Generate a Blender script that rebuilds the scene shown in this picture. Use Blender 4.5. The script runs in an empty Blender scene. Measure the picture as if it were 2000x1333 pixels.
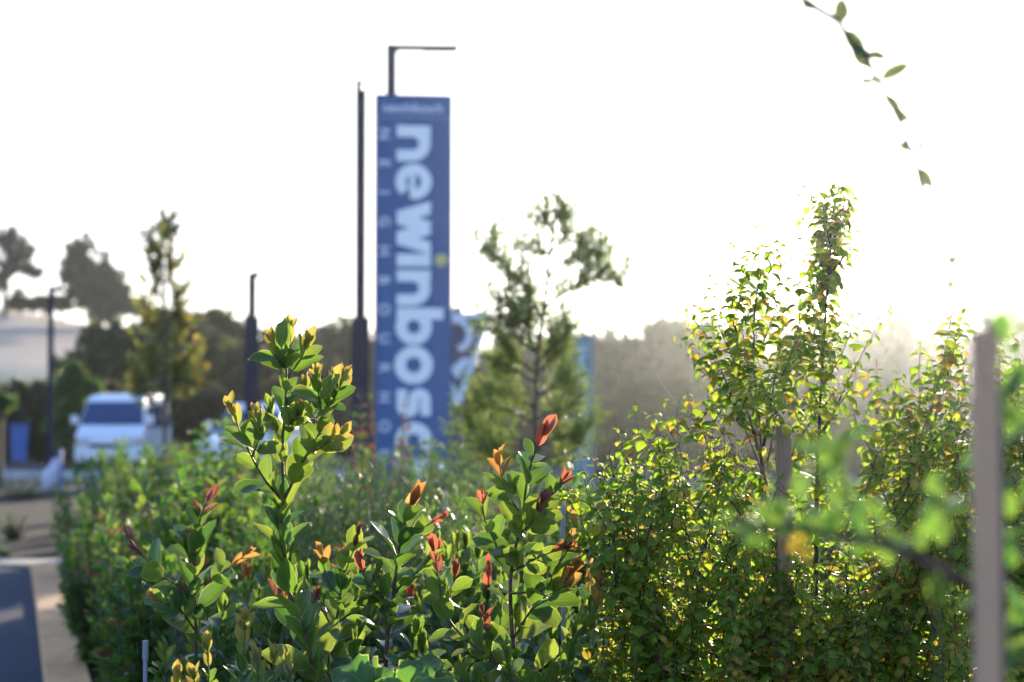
import bpy, bmesh, math, random
import numpy as np
from mathutils import Vector, Matrix
R = math.radians
rnd = random.Random(7)
nrs = np.random.RandomState(11)
S = bpy.context.scene
COL = S.collection

# ------------------------------------------------------------------ camera, world, sun, exposure
CAM_Z = 1.6
F = 3889.0                      # focal length in photo pixels (70 mm on 36 mm, 2000 px)
PITCH = math.atan(133.5 / F)    # horizon at photo row 800
cam = bpy.data.cameras.new('camera')
cam.lens = 70.0; cam.sensor_width = 36.0
cam.clip_start = 0.05; cam.clip_end = 6000
cam.dof.use_dof = True; cam.dof.focus_distance = 4.55; cam.dof.aperture_fstop = 3.2
cam.dof.aperture_blades = 9
camo = bpy.data.objects.new('camera', cam); COL.objects.link(camo)
camo.location = (0, 0, CAM_Z); camo.rotation_euler = (math.pi/2 + PITCH, 0, 0)
S.camera = camo

SUN_AZ = R(12.5); SUN_EL = R(7.0)
w = bpy.data.worlds.new('World'); S.world = w; w.use_nodes = True
nt = w.node_tree; nt.nodes.clear()
sky = nt.nodes.new('ShaderNodeTexSky'); sky.sky_type = 'NISHITA'; sky.sun_disc = False
sky.sun_elevation = SUN_EL; sky.sun_rotation = SUN_AZ
sky.air_density = 1.0; sky.dust_density = 1.2; sky.ozone_density = 1.0; sky.altitude = 100
bg = nt.nodes.new('ShaderNodeBackground'); bg.inputs['Strength'].default_value = 0.15
wo = nt.nodes.new('ShaderNodeOutputWorld')
# a milky evening sky: the glow round the low sun is soft-limited, c / (1 + c/k), everywhere alike
def _vm(op, a, b):
    n = nt.nodes.new('ShaderNodeVectorMath'); n.operation = op
    for i, x in enumerate((a, b)):
        if isinstance(x, tuple): n.inputs[i].default_value = x
        else: nt.links.new(x, n.inputs[i])
    return n.outputs[0]
SK = 4.2
c_ = _vm('MULTIPLY', sky.outputs[0], (.70, .92, 1.85))
c_ = _vm('DIVIDE', c_, _vm('ADD', _vm('MULTIPLY', c_, (1/SK, 1/SK, 1/SK)), (1.0, 1.0, 1.0)))
nt.links.new(c_, bg.inputs['Color']); nt.links.new(bg.outputs[0], wo.inputs['Surface'])
sl = bpy.data.lights.new('sun', 'SUN'); sl.energy = 2.6; sl.angle = R(0.5); sl.color = (1.0, 0.86, 0.66)
so = bpy.data.objects.new('sun', sl); COL.objects.link(so)
sd = Vector((math.sin(SUN_AZ)*math.cos(SUN_EL), math.cos(SUN_AZ)*math.cos(SUN_EL), math.sin(SUN_EL)))
so.rotation_euler = (-sd).to_track_quat('-Z', 'Y').to_euler(); so.location = (20, 80, 30)
S.view_settings.view_transform = 'Standard'; S.view_settings.look = 'None'
S.view_settings.gamma = 1.0; S.view_settings.exposure = 2.35
S.render.engine = 'CYCLES'
S.cycles.max_bounces = 8; S.cycles.transparent_max_bounces = 8; S.cycles.volume_bounces = 1
S.cycles.sample_clamp_indirect = 6.0

# ------------------------------------------------------------------ helpers
CP, SP = math.cos(PITCH), math.sin(PITCH)
def W(px, py, d):
    """world point seen at photo pixel (px, py) at distance d along +Y"""
    xu = (px - 1000.0)/F; yu = (666.5 - py)/F
    y = CP - yu*SP; z = SP + yu*CP
    k = d / y
    return Vector((xu*k, d, CAM_Z + z*k))

def tag(o, label=None, cat=None, group=None, kind=None):
    if label: o['label'] = label
    if cat: o['category'] = cat
    if group: o['group'] = group
    if kind: o['kind'] = kind
    return o
def empty(name, loc, label=None, cat=None, group=None, rz=0.0):
    o = bpy.data.objects.new(name, None); COL.objects.link(o)
    o.location = loc; o.rotation_euler = (0, 0, rz); o.empty_display_size = 0.1
    return tag(o, label, cat, group)
def link(name, me, parent=None, world=True):
    """world=True: mesh data is in world coordinates, keep it there under a parent"""
    o = bpy.data.objects.new(name, me); COL.objects.link(o)
    if parent is not None:
        o.parent = parent
        if world: o.matrix_parent_inverse = PINV(parent)
    return o
_pinv = {}
def PINV(p):
    if p.name not in _pinv:
        m = Matrix.Translation(p.location) @ p.rotation_euler.to_matrix().to_4x4()
        _pinv[p.name] = m.inverted()
    return _pinv[p.name]

class MB:
    def __init__(s): s.v = []; s.f = []; s.sm = []
    def add(s, vs, fs, smooth=False):
        n = len(s.v); s.v += [tuple(v) for v in vs]
        s.f += [tuple(i+n for i in f) for f in fs]; s.sm += [smooth]*len(fs)
    def box(s, c, d, rot=None, top=1.0):
        vs = []
        for z in (-.5, .5):
            k = top if z > 0 else 1.0
            for x, y in ((-.5,-.5),(.5,-.5),(.5,.5),(-.5,.5)):
                p = Vector((x*d[0]*k, y*d[1]*k, z*d[2]))
                if rot is not None: p = rot @ p
                vs.append(p + Vector(c))
        s.add(vs, [(3,2,1,0),(4,5,6,7),(0,1,5,4),(1,2,6,5),(2,3,7,6),(3,0,4,7)])
    def tube(s, pts, rad, n=6, cap=True):
        pts = [Vector(p) for p in pts]
        if not hasattr(rad, '__len__'): rad = [rad]*len(pts)
        vs = []; up = Vector((0.13, 0.97, 0.2)).normalized()
        for i, p in enumerate(pts):
            t = (pts[min(i+1, len(pts)-1)] - pts[max(i-1, 0)])
            if t.length < 1e-9: t = Vector((0,0,1))
            t.normalize()
            a = t.cross(up)
            if a.length < 0.05: a = t.cross(Vector((1,0,0)))
            a.normalize(); b = t.cross(a)
            for k in range(n):
                q = 2*math.pi*k/n
                vs.append(p + (a*math.cos(q) + b*math.sin(q))*rad[i])
        fs = []
        for i in range(len(pts)-1):
            for k in range(n):
                k2 = (k+1) % n
                fs.append((i*n+k, i*n+k2, (i+1)*n+k2, (i+1)*n+k))
        s.add(vs, fs, True)
        if cap:
            m = len(pts)-1
            s.add([vs[k] for k in range(n)], [tuple(range(n))]); s.add([vs[m*n+k] for k in range(n)], [tuple(range(n-1,-1,-1))])
    def prism(s, poly, y0, y1, frame=None):
        """poly in (x,z); extruded along y"""
        fr = frame or (lambda p: p)
        n = len(poly)
        vs = [fr(Vector((x, y0, z))) for x, z in poly] + [fr(Vector((x, y1, z))) for x, z in poly]
        fs = [tuple(range(n)), tuple(range(2*n-1, n-1, -1))]
        fs += [((i+1) % n, i, n+i, n+(i+1) % n) for i in range(n)]
        s.add(vs, fs)
    def mesh(s, name, mat):
        me = bpy.data.meshes.new(name); me.from_pydata(s.v, [], s.f)
        me.polygons.foreach_set('use_smooth', s.sm)
        for m in (mat if isinstance(mat, (list, tuple)) else [mat]): me.materials.append(m)
        me.update(); return me
    def build(s, name, mat, parent=None, world=True, bevel=0):
        o = link(name, s.mesh(name, mat), parent, world)
        if bevel:
            b = o.modifiers.new('bevel', 'BEVEL'); b.width = bevel; b.segments = 2; b.limit_method = 'ANGLE'
        return o

def smooth_path(pts, step=0.02):
    """Catmull-Rom through pts, resampled"""
    pts = [Vector(p) for p in pts]
    if len(pts) == 2: pts = [pts[0], (pts[0]+pts[1])/2, pts[1]]
    P = [2*pts[0]-pts[1]] + pts + [2*pts[-1]-pts[-2]]
    out = []
    for i in range(1, len(P)-2):
        n = max(2, int((P[i+1]-P[i]).length/step))
        for k in range(n):
            t = k/n
            a, b, c, d = P[i-1], P[i], P[i+1], P[i+2]
            out.append(0.5*((2*b) + (c-a)*t + (2*a-5*b+4*c-d)*t*t + (3*b-a-3*c+d)*t**3))
    out.append(pts[-1]); return out

# ------------------------------------------------------------------ materials
def mat_base(name):
    m = bpy.data.materials.new(name); m.use_nodes = True
    nt = m.node_tree; nt.nodes.clear()
    out = nt.nodes.new('ShaderNodeOutputMaterial')
    return m, nt, out
def N(nt, t, **kw):
    n = nt.nodes.new(t)
    for k, v in kw.items():
        if hasattr(n, k): setattr(n, k, v)
    return n
def setin(n, **kw):
    for k, v in kw.items():
        n.inputs[k.replace('_', ' ')].default_value = v
    return n
def rgba(c): return (c[0], c[1], c[2], 1.0)
def mathn(nt, op, a, b=None, c=None):
    n = nt.nodes.new('ShaderNodeMath'); n.operation = op
    for i, x in enumerate((a, b, c)):
        if x is None: continue
        if isinstance(x, (int, float)): n.inputs[i].default_value = x
        else: nt.links.new(x, n.inputs[i])
    return n.outputs[0]
def mixc(nt, f, a, b, mode='MIX'):
    n = nt.nodes.new('ShaderNodeMix'); n.data_type = 'RGBA'; n.blend_type = mode
    for s, x in ((0, f), (6, a), (7, b)):
        if isinstance(x, (int, float)): n.inputs[s].default_value = x
        elif isinstance(x, tuple): n.inputs[s].default_value = rgba(x)
        else: nt.links.new(x, n.inputs[s])
    return n.outputs[2]
def ramp(nt, fac, stops):
    n = nt.nodes.new('ShaderNodeValToRGB')
    while len(n.color_ramp.elements) < len(stops): n.color_ramp.elements.new(0.5)
    for e, (p, c) in zip(n.color_ramp.elements, stops): e.position = p; e.color = rgba(c)
    nt.links.new(fac, n.inputs[0]); return n.outputs[0]

def plain(name, col, rough=0.6, metal=0.0, scale=8.0, amt=0.15, bump=0.0, col2=None, spec=0.5, detail=5.0):
    m, nt, out = mat_base(name)
    p = N(nt, 'ShaderNodeBsdfPrincipled'); setin(p, Roughness=rough, Metallic=metal)
    p.inputs['Specular IOR Level'].default_value = spec
    tc = N(nt, 'ShaderNodeTexCoord'); no = N(nt, 'ShaderNodeTexNoise'); setin(no, Scale=scale, Detail=detail)
    nt.links.new(tc.outputs['Object'], no.inputs['Vector'])
    c2 = col2 or tuple(max(0, x*(1-2*amt)) for x in col)
    c1 = col if col2 else tuple(min(1, x*(1+amt)) for x in col)
    r = N(nt, 'ShaderNodeMapRange'); setin(r, From_Min=0.3, From_Max=0.7)
    nt.links.new(no.outputs[0], r.inputs[0])
    nt.links.new(mixc(nt, r.outputs[0], c1, c2), p.inputs['Base Color'])
    if bump:
        b = N(nt, 'ShaderNodeBump'); setin(b, Strength=bump, Distance=0.02)
        nt.links.new(no.outputs[0], b.inputs['Height']); nt.links.new(b.outputs[0], p.inputs['Normal'])
    nt.links.new(p.outputs[0], out.inputs[0]); return m

def leafmat(name, stops, tstops, trans=0.45, rough=0.38, spec=0.5, vein=0.35, margin=None, spots=0.0, tipc=None):
    """stops / tstops: colour ramps over the per-leaf random value (reflected, transmitted)"""
    m, nt, out = mat_base(name)
    oi = N(nt, 'ShaderNodeObjectInfo'); at = N(nt, 'ShaderNodeAttribute', attribute_name='tint')
    r = mathn(nt, 'FRACT', mathn(nt, 'ADD', oi.outputs['Random'], at.outputs['Fac']))
    uv = N(nt, 'ShaderNodeUVMap'); sp = N(nt, 'ShaderNodeSeparateXYZ'); nt.links.new(uv.outputs[0], sp.inputs[0])
    au = mathn(nt, 'ABSOLUTE', mathn(nt, 'SUBTRACT', sp.outputs[0], 0.5))
    mid = mathn(nt, 'LESS_THAN', au, 0.028)
    sv = mathn(nt, 'FRACT', mathn(nt, 'MULTIPLY', mathn(nt, 'SUBTRACT', sp.outputs[1], mathn(nt, 'MULTIPLY', au, 0.55)), 9.0))
    side = mathn(nt, 'MULTIPLY', mathn(nt, 'LESS_THAN', sv, 0.10), 0.35)
    edge = mathn(nt, 'GREATER_THAN', au, 0.468)  # pale leaf margin, with the backlit rim glow painted into its colour
    v = mathn(nt, 'MULTIPLY', mathn(nt, 'MAXIMUM', mid, side), vein)
    c = ramp(nt, r, stops); t = ramp(nt, r, tstops)
    tc = N(nt, 'ShaderNodeTexCoord'); no = N(nt, 'ShaderNodeTexNoise'); setin(no, Scale=3.0, Detail=3.0)
    nt.links.new(uv.outputs[0], no.inputs['Vector'])
    va = mathn(nt, 'ADD', mathn(nt, 'MULTIPLY', no.outputs[0], 0.5), 0.75)
    hs = N(nt, 'ShaderNodeHueSaturation'); nt.links.new(c, hs.inputs['Color']); nt.links.new(va, hs.inputs['Value'])
    if tipc:
        mr = N(nt, 'ShaderNodeMapRange'); setin(mr, From_Min=.62, From_Max=1.25); nt.links.new(mathn(nt, 'ADD', sp.outputs[1], mathn(nt, 'MULTIPLY', au, .6)), mr.inputs[0])
        t = mixc(nt, mr.outputs[0], t, tipc)
    pale = mixc(nt, 0.5, c, (0.35, 0.38, 0.14))
    c2 = mixc(nt, v, hs.outputs[0], pale)
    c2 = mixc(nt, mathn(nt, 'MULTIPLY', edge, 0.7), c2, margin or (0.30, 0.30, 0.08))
    t2 = mixc(nt, mathn(nt, 'MULTIPLY', v, 0.6), t, mixc(nt, 0.5, t, (0.75, 0.75, 0.3)))
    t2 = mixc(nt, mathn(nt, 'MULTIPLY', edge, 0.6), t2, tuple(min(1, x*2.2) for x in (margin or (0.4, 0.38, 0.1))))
    if spots:
        n2 = N(nt, 'ShaderNodeTexNoise'); setin(n2, Scale=5.0, Detail=2.0)
        cb = N(nt, 'ShaderNodeCombineXYZ'); nt.links.new(sp.outputs[0], cb.inputs[0]); nt.links.new(sp.outputs[1], cb.inputs[1])
        nt.links.new(mathn(nt, 'MULTIPLY', r, 57.0), cb.inputs[2]); nt.links.new(cb.outputs[0], n2.inputs['Vector'])
        tip = mathn(nt, 'MULTIPLY', mathn(nt, 'GREATER_THAN', mathn(nt, 'ADD', n2.outputs[0], mathn(nt, 'MULTIPLY', sp.outputs[1], 0.22)), 0.80), spots)
        c2 = mixc(nt, tip, c2, (0.10, 0.035, 0.02)); t2 = mixc(nt, tip, t2, (0.12, 0.03, 0.01))
    p = N(nt, 'ShaderNodeBsdfPrincipled'); setin(p, Roughness=rough)
    p.inputs['Specular IOR Level'].default_value = spec
    nt.links.new(c2, p.inputs['Base Color'])
    tr = N(nt, 'ShaderNodeBsdfTranslucent'); nt.links.new(t2, tr.inputs[0])
    bu = N(nt, 'ShaderNodeBump'); setin(bu, Strength=0.12, Distance=0.004)
    nt.links.new(mathn(nt, 'ADD', mathn(nt, 'MAXIMUM', mid, side), no.outputs[0]), bu.inputs['Height'])
    nt.links.new(bu.outputs[0], p.inputs['Normal'])
    mx = N(nt, 'ShaderNodeMixShader'); mx.inputs[0].default_value = trans
    nt.links.new(p.outputs[0], mx.inputs[1]); nt.links.new(tr.outputs[0], mx.inputs[2])
    nt.links.new(mx.outputs[0], out.inputs[0]); return m

M = {}
# big-leaved shrub
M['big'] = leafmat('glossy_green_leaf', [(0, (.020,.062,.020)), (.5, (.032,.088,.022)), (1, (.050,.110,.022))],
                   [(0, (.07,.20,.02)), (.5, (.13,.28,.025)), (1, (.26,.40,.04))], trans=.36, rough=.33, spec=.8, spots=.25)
M['olive'] = leafmat('olive_leaf', [(0, (.026,.070,.018)), (1, (.050,.090,.020))],
                   [(0, (.18,.36,.03)), (1, (.36,.46,.05))], trans=.42, rough=.42, spec=.5, spots=.2)
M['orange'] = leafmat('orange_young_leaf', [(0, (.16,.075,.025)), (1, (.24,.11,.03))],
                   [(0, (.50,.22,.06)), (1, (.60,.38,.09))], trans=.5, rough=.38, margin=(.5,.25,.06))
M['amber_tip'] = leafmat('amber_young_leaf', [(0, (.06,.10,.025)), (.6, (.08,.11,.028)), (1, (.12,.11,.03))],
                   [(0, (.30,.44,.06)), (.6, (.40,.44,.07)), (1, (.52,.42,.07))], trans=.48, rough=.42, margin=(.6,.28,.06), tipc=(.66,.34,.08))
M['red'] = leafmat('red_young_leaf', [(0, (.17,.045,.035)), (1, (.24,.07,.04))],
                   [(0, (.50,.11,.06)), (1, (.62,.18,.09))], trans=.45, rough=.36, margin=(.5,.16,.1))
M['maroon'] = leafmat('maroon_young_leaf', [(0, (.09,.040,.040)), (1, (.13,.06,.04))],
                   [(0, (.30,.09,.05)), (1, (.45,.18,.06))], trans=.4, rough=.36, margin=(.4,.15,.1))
# small-leaved hedge
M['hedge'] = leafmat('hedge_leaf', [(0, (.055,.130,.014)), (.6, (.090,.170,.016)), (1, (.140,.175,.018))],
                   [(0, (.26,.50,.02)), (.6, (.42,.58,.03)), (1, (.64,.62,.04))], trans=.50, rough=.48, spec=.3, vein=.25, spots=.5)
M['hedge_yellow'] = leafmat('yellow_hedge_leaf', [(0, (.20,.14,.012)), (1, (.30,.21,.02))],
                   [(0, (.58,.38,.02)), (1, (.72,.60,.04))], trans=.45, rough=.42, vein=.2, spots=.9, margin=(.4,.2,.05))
M['bright'] = leafmat('bright_leaf', [(0, (.040,.105,.018)), (1, (.070,.14,.022))],
                   [(0, (.12,.32,.03)), (1, (.24,.42,.05))], trans=.4, rough=.45)
M['dull'] = leafmat('dull_grey_green_leaf', [(0, (.05,.075,.045)), (1, (.08,.10,.055))], [(0, (.10,.14,.05)), (1, (.18,.22,.08))], trans=.3, rough=.6, spec=.2, vein=0)
M['mid'] = leafmat('mid_green_leaf', [(0, (.018,.065,.014)), (.5, (.030,.095,.018)), (1, (.052,.125,.02))],
                   [(0, (.08,.28,.02)), (1, (.22,.42,.03))], trans=.38, rough=.35, vein=0)
M['grey'] = leafmat('grey_green_leaf', [(0, (.06,.095,.065)), (1, (.12,.16,.10))],
                   [(0, (.18,.28,.10)), (1, (.28,.36,.14))], trans=.3, rough=.5, vein=0)
M['red_bush'] = leafmat('russet_leaf', [(0, (.05,.05,.02)), (.5, (.09,.04,.03)), (1, (.13,.04,.03))],
                   [(0, (.16,.20,.05)), (1, (.40,.08,.04))], trans=.35, rough=.45, vein=0)
M['feather'] = leafmat('feathery_leaf', [(0, (.045,.090,.022)), (1, (.080,.125,.028))],
                   [(0, (.22,.36,.05)), (1, (.45,.50,.09))], trans=.4, rough=.45, vein=0)
M['poplar'] = leafmat('autumn_leaf', [(0, (.07,.10,.03)), (.6, (.12,.14,.035)), (1, (.34,.22,.03))],
                   [(0, (.22,.32,.05)), (.6, (.4,.42,.06)), (1, (.8,.5,.05))], trans=.4, rough=.5, vein=0)
M['far_green'] = leafmat('far_foliage', [(0, (.030,.062,.022)), (1, (.065,.100,.032))],
                   [(0, (.10,.15,.04)), (1, (.22,.24,.06))], trans=.3, rough=.6, spec=.2, vein=0)
M['far_brown'] = leafmat('far_brown_foliage', [(0, (.050,.050,.030)), (1, (.085,.078,.045))],
                   [(0, (.14,.11,.06)), (1, (.22,.17,.09))], trans=.25, rough=.7, spec=.1, vein=0)
M['far_dark'] = leafmat('pine_foliage', [(0, (.055,.056,.038)), (1, (.085,.080,.055))],
                   [(0, (.07,.08,.03)), (1, (.16,.15,.05))], trans=.25, rough=.6, spec=.2, vein=0)
M['bark'] = plain('bark', (.075,.055,.04), .8, scale=60, amt=.35, bump=.4)
M['bark_red'] = plain('reddish_bark', (.11,.055,.038), .6, scale=60, amt=.3, bump=.2)
M['bark_dark'] = plain('dark_bark', (.045,.033,.026), .7, scale=60, amt=.3, bump=.2)
M['bark_green'] = plain('green_stem', (.075,.085,.035), .5, scale=50, amt=.2)
M['twig_pale'] = plain('pale_dead_twig', (.28,.21,.15), .7, scale=50, amt=.25)
M['navy'] = plain('navy_painted_metal', (.012,.034,.120), .35, scale=1.5, amt=.06)
M['navy_panel'] = plain('navy_sign_panel', (.012,.108,.300), .65, scale=.8, amt=.05, spec=.25)
M['lettering'] = plain('white_lettering', (.90,.92,.95), .6, scale=3, amt=.02)
M['letter_faint'] = plain('pale_small_lettering', (.75,.80,.88), .6, scale=3, amt=.02)
M['yellow'] = plain('yellow_dot', (.62,.55,.16), .5, amt=.03)
M['steel'] = plain('dark_lamp_steel', (.012,.018,.045), .6, scale=3, amt=.1, spec=.2)
M['steel_light'] = plain('lamp_head_lens', (.55,.42,.30), .4, scale=3, amt=.1)
M['white_paint'] = plain('white_car_paint', (.74,.76,.80), .18, scale=2, amt=.03, spec=.6)
M['rubber'] = plain('tyre_rubber', (.02,.02,.022), .8, amt=.1)
M['black_plastic'] = plain('black_plastic', (.025,.026,.03), .5, amt=.1)
M['chrome'] = plain('wheel_rim', (.45,.46,.48), .3, metal=.8, amt=.05)
M['lamp_lens'] = plain('headlight_lens', (.55,.58,.62), .1, amt=.05)
M['amber'] = plain('amber_lens', (.5,.2,.02), .2, amt=.05)
M['plate'] = plain('number_plate', (.7,.68,.5), .4, amt=.03)
def glassmat():
    m, nt, out = mat_base('car_glass')
    p = N(nt, 'ShaderNodeBsdfPrincipled'); setin(p, Base_Color=(.010,.045,.13,1), Roughness=.12)
    p.inputs['Specular IOR Level'].default_value = .5
    no = N(nt, 'ShaderNodeTexNoise'); setin(no, Scale=1.2); b = N(nt, 'ShaderNodeBump'); setin(b, Strength=.05)
    nt.links.new(no.outputs[0], b.inputs['Height']); nt.links.new(b.outputs[0], p.inputs['Normal'])
    nt.links.new(p.outputs[0], out.inputs[0]); return m
M['glass'] = glassmat()
M['blue_bin'] = plain('blue_plastic', (.055,.14,.42), .4, amt=.08)
M['white_wrap'] = plain('white_plastic_sheet', (.60,.62,.78), .4, scale=12, amt=.15)
M['teal'] = plain('teal_paint', (.012,.10,.12), .4, amt=.08)
M['pale_teal'] = plain('pale_teal_panel', (.10,.27,.36), .6, amt=.06)
M['pipe'] = plain('grey_plastic_pipe', (.26,.27,.32), .4, scale=20, amt=.1)
M['pale_post'] = plain('pale_post', (.40,.38,.38), .6, scale=20, amt=.15)
def woodmat(name, c1, c2):
    m, nt, out = mat_base(name)
    p = N(nt, 'ShaderNodeBsdfPrincipled'); setin(p, Roughness=.8)
    tc = N(nt, 'ShaderNodeTexCoord'); mp = N(nt, 'ShaderNodeMapping'); mp.inputs['Scale'].default_value = (1, 1, .05)
    nt.links.new(tc.outputs['Object'], mp.inputs[0])
    no = N(nt, 'ShaderNodeTexNoise'); setin(no, Scale=160.0, Detail=5.0); nt.links.new(mp.outputs[0], no.inputs['Vector'])
    n2 = N(nt, 'ShaderNodeTexNoise'); setin(n2, Scale=9.0, Detail=3.0); nt.links.new(tc.outputs['Object'], n2.inputs['Vector'])
    c = mixc(nt, no.outputs[0], c1, c2); c = mixc(nt, mathn(nt, 'MULTIPLY', n2.outputs[0], .5), c, tuple(x*.5 for x in c1))
    b = N(nt, 'ShaderNodeBump'); setin(b, Strength=.5, Distance=.003)
    nt.links.new(no.outputs[0], b.inputs['Height']); nt.links.new(b.outputs[0], p.inputs['Normal'])
    nt.links.new(c, p.inputs['Base Color']); nt.links.new(p.outputs[0], out.inputs[0]); return m
M['wood'] = woodmat('weathered_wood', (.42,.26,.15), (.17,.11,.07))
M['wood_grey'] = woodmat('greyed_wood', (.84,.50,.31), (.50,.29,.18))

def groundmat():
    m, nt, out = mat_base('ground')
    p = N(nt, 'ShaderNodeBsdfPrincipled'); setin(p, Roughness=.95); p.inputs['Specular IOR Level'].default_value = .15
    g = N(nt, 'ShaderNodeNewGeometry'); sp = N(nt, 'ShaderNodeSeparateXYZ'); nt.links.new(g.outputs['Position'], sp.inputs[0])
    n1 = N(nt, 'ShaderNodeTexNoise'); setin(n1, Scale=9.0, Detail=8.0, Roughness=.7)
    n2 = N(nt, 'ShaderNodeTexNoise'); setin(n2, Scale=.05, Detail=4.0)
    n3 = N(nt, 'ShaderNodeTexNoise'); setin(n3, Scale=.9, Detail=5.0)
    for n in (n1, n2, n3): nt.links.new(g.outputs['Position'], n.inputs['Vector'])
    soil = ramp(nt, n1.outputs[0], [(.3, (.010,.007,.007)), (.55, (.020,.014,.014)), (.75, (.045,.032,.028))])
    far = ramp(nt, n3.outputs[0], [(.3, (.10,.085,.06)), (.7, (.16,.14,.09))])
    h = mathn(nt, 'ADD', sp.outputs[2], mathn(nt, 'MULTIPLY', n2.outputs[0], 3.0))
    hill = ramp(nt, mathn(nt, 'DIVIDE', h, 12.0), [(.10, (.62,.44,.27)), (.30, (.34,.34,.22)), (.44, (.33,.33,.21)), (.52, (.68,.49,.34)), (.66, (.56,.40,.28)), (.85, (.70,.52,.36))])
    hill = mixc(nt, mathn(nt, 'MULTIPLY', n3.outputs[0], .3), hill, (.14,.12,.07))
    f1 = N(nt, 'ShaderNodeMapRange'); setin(f1, From_Min=36, From_Max=46); nt.links.new(sp.outputs[1], f1.inputs[0])
    f2 = N(nt, 'ShaderNodeMapRange'); setin(f2, From_Min=64, From_Max=78); nt.links.new(sp.outputs[1], f2.inputs[0])
    c = mixc(nt, f2.outputs[0], mixc(nt, f1.outputs[0], soil, far), hill)
    b = N(nt, 'ShaderNodeBump'); setin(b, Strength=.8, Distance=.04); nt.links.new(n1.outputs[0], b.inputs['Height'])
    nt.links.new(b.outputs[0], p.inputs['Normal'])
    nt.links.new(c, p.inputs['Base Color']); nt.links.new(p.outputs[0], out.inputs[0]); return m
M['ground'] = groundmat()
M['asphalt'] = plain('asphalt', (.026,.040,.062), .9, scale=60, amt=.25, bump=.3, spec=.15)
M['kerb'] = plain('tan_kerb', (.62,.32,.13), .9, scale=14, amt=.12, bump=.2)
M['kerb_pale'] = plain('pale_kerb', (.55,.42,.28), .8, scale=14, amt=.12, bump=.2)
M['concrete'] = plain('pale_concrete', (.42,.43,.45), .8, scale=5, amt=.12)
M['mulch'] = plain('bark_mulch', (.10,.065,.05), .9, scale=30, amt=.5)

# ------------------------------------------------------------------ terrain, road
def sst(x): x = np.clip(x, 0, 1); return x*x*(3-2*x)
def hill_z(x, y):
    return (12.2 + .5*np.sin(x*.13+1.0))*sst((y-72)/85.0)*sst((16-x)/82.0)
def terrain():
    ys = np.concatenate([np.linspace(-20, 60, 33), np.linspace(64, 240, 60), np.geomspace(260, 1200, 16)])
    rows = []
    us = np.linspace(-1, 1, 61)
    X = us[None, :]*(60 + np.abs(ys)[:, None]*0.9); Y = np.repeat(ys[:, None], 61, 1)
    Z = hill_z(X, Y) + np.where(Y > 75, .35*np.sin(X*.21+Y*.05)*np.sin(Y*.09), 0)*sst((Y-75)/40)
    V = np.stack([X, Y, Z], -1).reshape(-1, 3)
    fs = []
    for j in range(len(ys)-1):
        for i in range(60):
            a = j*61+i; fs.append((a, a+1, a+62, a+61))
    me = bpy.data.meshes.new('ground'); me.from_pydata(V.tolist(), [], fs)
    me.polygons.foreach_set('use_smooth', [True]*len(fs)); me.materials.append(M['ground']); me.update()
    return tag(link('ground', me), kind='structure')
terrain()

# asphalt lane at left front; its right edge follows the kerb
def G(px, py): # ground point seen at pixel
    d = (CAM_Z)/(((py-666.5)/F*CP - SP)/(CP + (py-666.5)/F*SP))
    return W(px, py, d)
edge_px = [(120, 1700), (105, 1500), (85, 1333), (76, 1250), (68, 1180), (62, 1130), (57, 1108)]
inner = [G(*p) for p in edge_px]
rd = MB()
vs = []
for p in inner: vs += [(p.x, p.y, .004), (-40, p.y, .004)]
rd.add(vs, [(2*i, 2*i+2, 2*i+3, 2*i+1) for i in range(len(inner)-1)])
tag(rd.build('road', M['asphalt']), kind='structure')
path = smooth_path([Vector((p.x, p.y, 0)) for p in inner], .25)
# kerb stones laid one after another, then the cross kerb that closes the lane
kerb = empty('kerb', (inner[2].x, inner[2].y, 0)); kerb['kind'] = 'structure'
def kerb_run(pts, width, mat, L=.98):
    acc = 0; i0 = 0
    segs = []
    cum = [0]
    for a, b in zip(pts, pts[1:]): cum.append(cum[-1]+(b-a).length)
    def at(s):
        s = min(max(s, 0), cum[-1])
        for k in range(len(cum)-1):
            if cum[k+1] >= s: break
        t = (s-cum[k])/max(1e-6, cum[k+1]-cum[k]); return pts[k].lerp(pts[k+1], t)
    s = 0
    while s < cum[-1]-.1:
        e = min(s+L-.012, cum[-1]); q = [at(s), at((s+e)/2), at(e)]
        vs = []; 
        for k, p in enumerate(q):
            t = (at(min(cum[-1], s+.01+(e-s)*k/2)) - at(max(0, s-.01+(e-s)*k/2))).normalized(); n = Vector((t.y, -t.x, 0))
            h = .035
            vs += [p + Vector((0,0,-.05)), p + Vector((0,0,h-.012)), p + n*.015 + Vector((0,0,h)), p + n*(width-.01) + Vector((0,0,h)), p + n*width + Vector((0,0,-.05))]
        fs = []
        for k in range(2):
            for j in range(4): fs.append((k*5+j, k*5+j+1, (k+1)*5+j+1, (k+1)*5+j))
        fs += [(0,1,2,3,4)[::-1], (10,11,12,13,14)]
        m = MB(); m.add(vs, fs); m.build('kerb_stone', mat, kerb)
        s += L
kerb_run(path[0:], .27, M['kerb'])
e = path[-1]
kerb_run([Vector((e.x+.30, e.y+.55, 0)), Vector((e.x-.1, e.y+.62, 0)), Vector((e.x-2, e.y+.64, 0)), Vector((e.x-7, e.y+.64, 0))], -.62, M['kerb_pale'])
# the far cross road the vans stand on, with its pale kerb
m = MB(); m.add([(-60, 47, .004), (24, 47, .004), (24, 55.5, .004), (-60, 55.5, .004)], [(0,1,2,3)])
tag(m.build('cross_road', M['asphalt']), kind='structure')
fk = empty('far_kerb', (-14, 45, 0)); fk['kind'] = 'structure'
for k in range(22):
    m = MB(); m.box((-24.5+k*1.0, 46.4, .07), (.985, .5, .20)); m.build('kerb_stone', M['concrete'], fk)
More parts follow.
